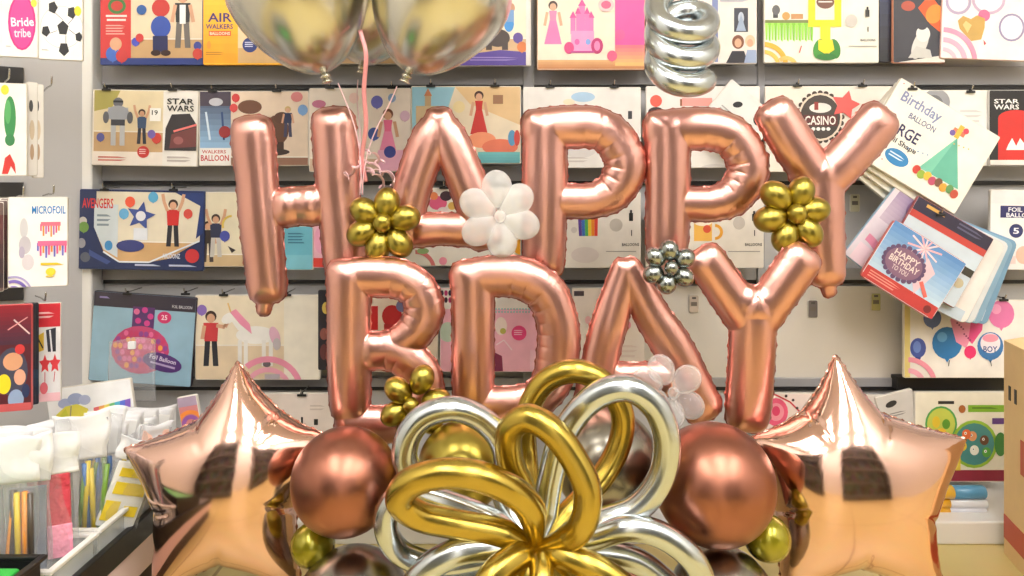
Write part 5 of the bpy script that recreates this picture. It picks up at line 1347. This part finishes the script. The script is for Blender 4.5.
M['greenbox'] = mat('bright_green_plastic', (50, 180, 70), rough=0.35)
bin_(0.76, 1.035, XE - 0.30, XE - 0.006, 0.068, 'black bin with green goods in the lower left corner', M['black'], 'black')
o = MB().box(-0.09, -0.09, 0, 0.09, 0.09, 0.068).build('green_packet', M['greenbox'], bevel=0.006, loc=(XE - 0.105, 0.92, ZT + 0.005))
tag(o, 'bright green packet lying in the black bin in the lower left corner', 'packet')

STICK = {'y': (222, 196, 40), 'g': (110, 150, 50), 'b': (50, 110, 180), 'd': (70, 60, 50), 'o': (230, 150, 50)}
for k, c in STICK.items(): M['stick_' + k] = mat('stick_' + k, c, rough=0.4, coat=0.3)
M['redpaper'] = mat('red_tissue', (196, 60, 76), rough=0.6, bump=.8, bscale=60)
M['pinkpaper'] = mat('pink_tissue', (238, 150, 176), rough=0.6, bump=.8, bscale=60)
M['whitecard'] = mat('white_card', (240, 240, 238), rough=0.5)
M['yellowcard'] = mat('yellow_card', (236, 208, 50), rough=0.5)
M['peachcard'] = mat('peach_card', (240, 196, 176), rough=0.5)
M['greycard'] = mat('grey_card', (120, 124, 134), rough=0.5, var=.3, vscale=60)

def puffy(w, h, d, seed, flare=0.0):
    """closed bag: a soft pillow, crumpled at the top"""
    rn = random.Random(seed)
    nx, nz = 9, 14
    vs, fs = [], []
    ph = [rn.uniform(0, 6) for _ in range(6)]
    for side in (-1, 1):
        for j in range(nz + 1):
            v = j / nz
            for i in range(nx + 1):
                u = i / nx
                e = (math.sin(PI * u) ** 0.6) * (math.sin(PI * min(1, v * 1.02 + .02)) ** 0.6 if v < 1 else 0)
                th = d * e * (1 - 0.65 * v) + 0.0006
                wob = 0.004 * v * math.sin(5 * u + ph[0] + 3 * v) + 0.002 * math.sin(9 * v + ph[1]) * u
                x = (u - .5) * w * (1 + flare * v) + 0.002 * math.sin(7 * v + ph[2])
                z = v * h + 0.004 * v * v * math.sin(5 * u + ph[3])
                vs.append((x, side * th / 2 + wob, z))
    n = (nx + 1) * (nz + 1)
    for s_ in (0, 1):
        for j in range(nz):
            for i in range(nx):
                a = s_ * n + j * (nx + 1) + i
                q = (a, a + 1, a + nx + 2, a + nx + 1)
                fs.append(q if s_ == 0 else q[::-1])
    for j in range(nz):
        for i0 in (0, nx):
            a = j * (nx + 1) + i0; q = (a, a + nx + 1, a + nx + 1 + n, a + n)
            fs.append(q if i0 == 0 else q[::-1])
    for i in range(nx):
        for j0 in (0, nz):
            a = j0 * (nx + 1) + i; q = (a, a + n, a + n + 1, a + 1)
            fs.append(q if j0 == 0 else q[::-1])
    return vs, fs

def bag(label, x, y, w, h, kind, seed, lean=(0.0, 0.0), rz=0.35, z=ZT + 0.008, film_='cello', head=0.35, d=0.02):
    rn = random.Random(seed)
    t = thing('party_bag', label, 'bag of party goods', (x, y, z), (lean[0], lean[1], rz), group='bags of party goods in the bins')
    vs, fs = puffy(w, h, d, seed)
    link_mesh('plastic_bag', vs, fs, M[film_], t)
    if head:            # milky header part of the bag
        vs, fs = puffy(w * 1.03, h * head, 0.008, seed + 50, .08)
        o = link_mesh('bag_header', vs, fs, M['milk'], t); o.location = (0, 0, h * (1 - head * .9))
    hb = h * (1 - head) if head else h * .9
    if kind in ('sticks', 'blue sticks', 'gold sticks'):
        pal = {'sticks': 'ygydgyb', 'blue sticks': 'bgbyb', 'gold sticks': 'yodyod'}[kind]
        n = 9
        for k in range(n):
            xx = -w * .4 + w * .8 * k / (n - 1)
            b = MB(); b.tube([(xx, rn.uniform(-.003, .003), 0.006), (xx + rn.uniform(-.012, .012), rn.uniform(-.003, .003), hb * rn.uniform(.92, 1.05))], 0.0042, 8)
            b.build('party_stick', M['stick_' + pal[k % len(pal)]], t, smooth=True)
    elif kind == 'red':
        MB().box(-w * .36, -.003, .05, w * .36, .003, hb * 1.05).build('red_sheet', M['redpaper'], t, bevel=.002)
        MB().box(-w * .05, -.006, .02, w * .38, -.0035, hb * .5).build('pink_sheet', M['pinkpaper'], t, bevel=.002)
    elif kind == 'yellow':
        MB().box(-w * .4, -.003, .01, w * .4, .003, hb).build('white_backing', M['whitecard'], t, bevel=.001)
        b = MB()
        b.box(-w * .36, -.0052, .02, -w * .05, -.0036, hb * .45); b.box(-w * .3, -.0052, hb * .55, w * .36, -.0036, hb * .72); b.box(w * .05, -.0052, .03, w * .34, -.0036, hb * .4); b.box(-w * .3, -.0052, hb * .8, w * .34, -.0036, hb * .92)
        b.build('yellow_print', M['yellowcard'], t)
    elif kind == 'peach':
        MB().box(-w * .4, -.003, .01, w * .4, .003, h * .95).build('peach_card', M['peachcard'], t, bevel=.001)
        b = MB()
        for q in range(6): b.box(-.002, -.0048, .03 + .016 * q, .002, -.0034, .038 + .016 * q)
        b.build('dashed_print', M['greycard'], t)
    elif kind == 'grey':
        MB().box(-w * .4, -.003, .01, w * .4, .003, hb).build('grey_backing', M['greycard'], t, bevel=.001)
        b = MB(); b.box(-w * .3, -.0052, .05, w * .1, -.0036, .08); b.box(-w * .3, -.0052, .1, w * .05, -.0036, .13)
        b.build('pink_print', M['pinkpaper'], t)
    else:
        MB().box(-w * .42, -.003, .01, w * .42, .003, hb).build('white_backing', M['whitecard'], t, bevel=.001)
    return t

def at(px, py, z=0.2):
    Y = (ZC - z) * F / (py - HZ)
    return (px - CX) * Y / F, Y
def front(px, Y): return (px - CX) * Y / F
bag('bag of golden sticks at the left rim, behind the black bin', front(6, 1.09), 1.09, 0.08, 0.205, 'gold sticks', 1, rz=.35, head=.32)
bag('bag with a grey card, left of the red bag', front(28, 1.105), 1.105, 0.06, 0.205, 'grey', 2, rz=.35, head=.34)
bag('bag with a red and pink sheet in the white rimmed bin', front(52, 1.125), 1.125, 0.078, 0.20, 'red', 3, rz=.4, lean=(0, -.03), head=.3)
bag('bag of green and yellow sticks, right of the red bag', front(80, 1.23), 1.225, 0.075, 0.20, 'sticks', 4, rz=.5, lean=(0, .03), head=.38)
bag('bag of blue and yellow sticks, behind the yellow printed bag', front(100, 1.29), 1.285, 0.06, 0.19, 'blue sticks', 5, rz=.5, lean=(0, .05), head=.42)
bag('bag with yellow printed card leaning in the far bin', front(106, 1.235), 1.25, 0.075, 0.155, 'yellow', 6, rz=.6, lean=(0, .36), head=.25)
bag('bag with pale peach card at the far end of the bins, by the foil star', front(139, 1.33), 1.335, 0.06, 0.15, 'peach', 7, rz=.9, lean=(0, .2), head=.25)
rn = random.Random(11)
for k in range(32):
    row = k % 2
    if row and k > 27: continue
    Y = 1.10 + 0.0155 * k
    xx = XE - 0.115 - 0.10 * row - max(0, 0.05 - 0.10 * (Y - 1.1))
    bag('milky white bag of party goods standing among others in the bins', xx, Y, .105, 0.206 - 0.20 * (Y - 1.1) - (0.035 if row else 0) * min(1, (Y - 1.1) * 4) + rn.uniform(-.008, .008), 'white', 20 + k, rz=.75 + rn.uniform(-.12, .12), lean=(rn.uniform(-.04, .04), .12 + rn.uniform(-.06, .1)), film_='milk', head=0, d=0.016)
p = Pack(48, 384, 134, 434, 1.60, base=(246, 246, 246), tilt=math.radians(-8))
p.ell(66, 400, 7, 5, (170, 180, 214)).ell(77, 397, 8, 6, (160, 172, 208)).ell(86, 399, 6, 5, (180, 188, 218)).poly([(52, 420), (56, 410), (66, 403), (78, 402), (88, 408), (92, 420)], (226, 214, 80)).poly([(56, 420), (60, 411), (66, 405), (70, 420)], (206, 206, 60)).line([(72, 403), (66, 430)], 1.2, (150, 150, 120))
for q, c in enumerate(((236, 110, 110), (244, 170, 90), (246, 226, 110), (120, 200, 130), (80, 180, 206), (90, 110, 210), (130, 90, 190))): p.poly([(94 + 5.4 * q, 408 - .6 * q), (99.4 + 5.4 * q, 407.4 - .6 * q), (98 + 5.4 * q, 421 - .9 * q), (92 + 5.4 * q, 422 - .9 * q)], c)
p.build('white card with umbrella, clouds and rainbow behind the milky bags', 'cards lying behind the bags', 'printed_card', 'card')
bag('clear crumpled bag with white clip standing in front of the mosaic bottle package', front(131, 1.66), 1.665, 0.10, 0.14, 'none', 60, rz=.1, z=wz(402, 1.66), film_='cello', head=0)
bpy.context.view_layer.update()
o = [x for x in bpy.data.objects if x.get('label', '').startswith('clear crumpled bag')][0]
for c in list(o.children):
    if c.name.startswith('white_backing'): bpy.data.objects.remove(c)
MB().box(-.008, -.006, .118, .008, .004, .135).build('white_clip', M['whitecard'], o, bevel=.002)
p = Pack(180, 396, 200, 440, 1.44, base=(206, 130, 130), tilt=math.radians(-10))
p.arc(190, 424, 10, 14, 0, 180, (240, 140, 60)).arc(190, 424, 5, 9, 0, 180, (150, 90, 160)).rect(180, 396, 200, 406, (170, 150, 170))
p.build('small card with orange and purple arcs beside the star next to the bins', 'cards lying behind the bags', 'printed_card', 'card')

# ------------------------------------------------------------------ camera and render look
cam = bpy.data.cameras.new('camera'); co = bpy.data.objects.new('camera', cam); COL.objects.link(co)
co.location = (0, 0, ZC); co.rotation_euler = (PI / 2, 0, 0)
cam.sensor_width = 36; cam.lens = 36 * F / 1024; cam.shift_y = -(288 - HZ) / 1024; cam.clip_start = 0.05
SC.camera = co
w = bpy.data.worlds.new('world'); SC.world = w; w.use_nodes = True
w.node_tree.nodes['Background'].inputs[0].default_value = (1, 1, 1, 1); w.node_tree.nodes['Background'].inputs[1].default_value = 0.3
SC.view_settings.view_transform = 'Standard'; SC.view_settings.look = 'None'
SC.view_settings.gamma = 1; SC.view_settings.use_curve_mapping = False
SC.view_settings.exposure = 0.06
cy = SC.cycles
cy.use_denoising = True
cy.max_bounces = 10; cy.glossy_bounces = 6; cy.diffuse_bounces = 4; cy.transparent_max_bounces = 24
cy.caustics_reflective = False; cy.caustics_refractive = False
cy.sample_clamp_indirect = 8
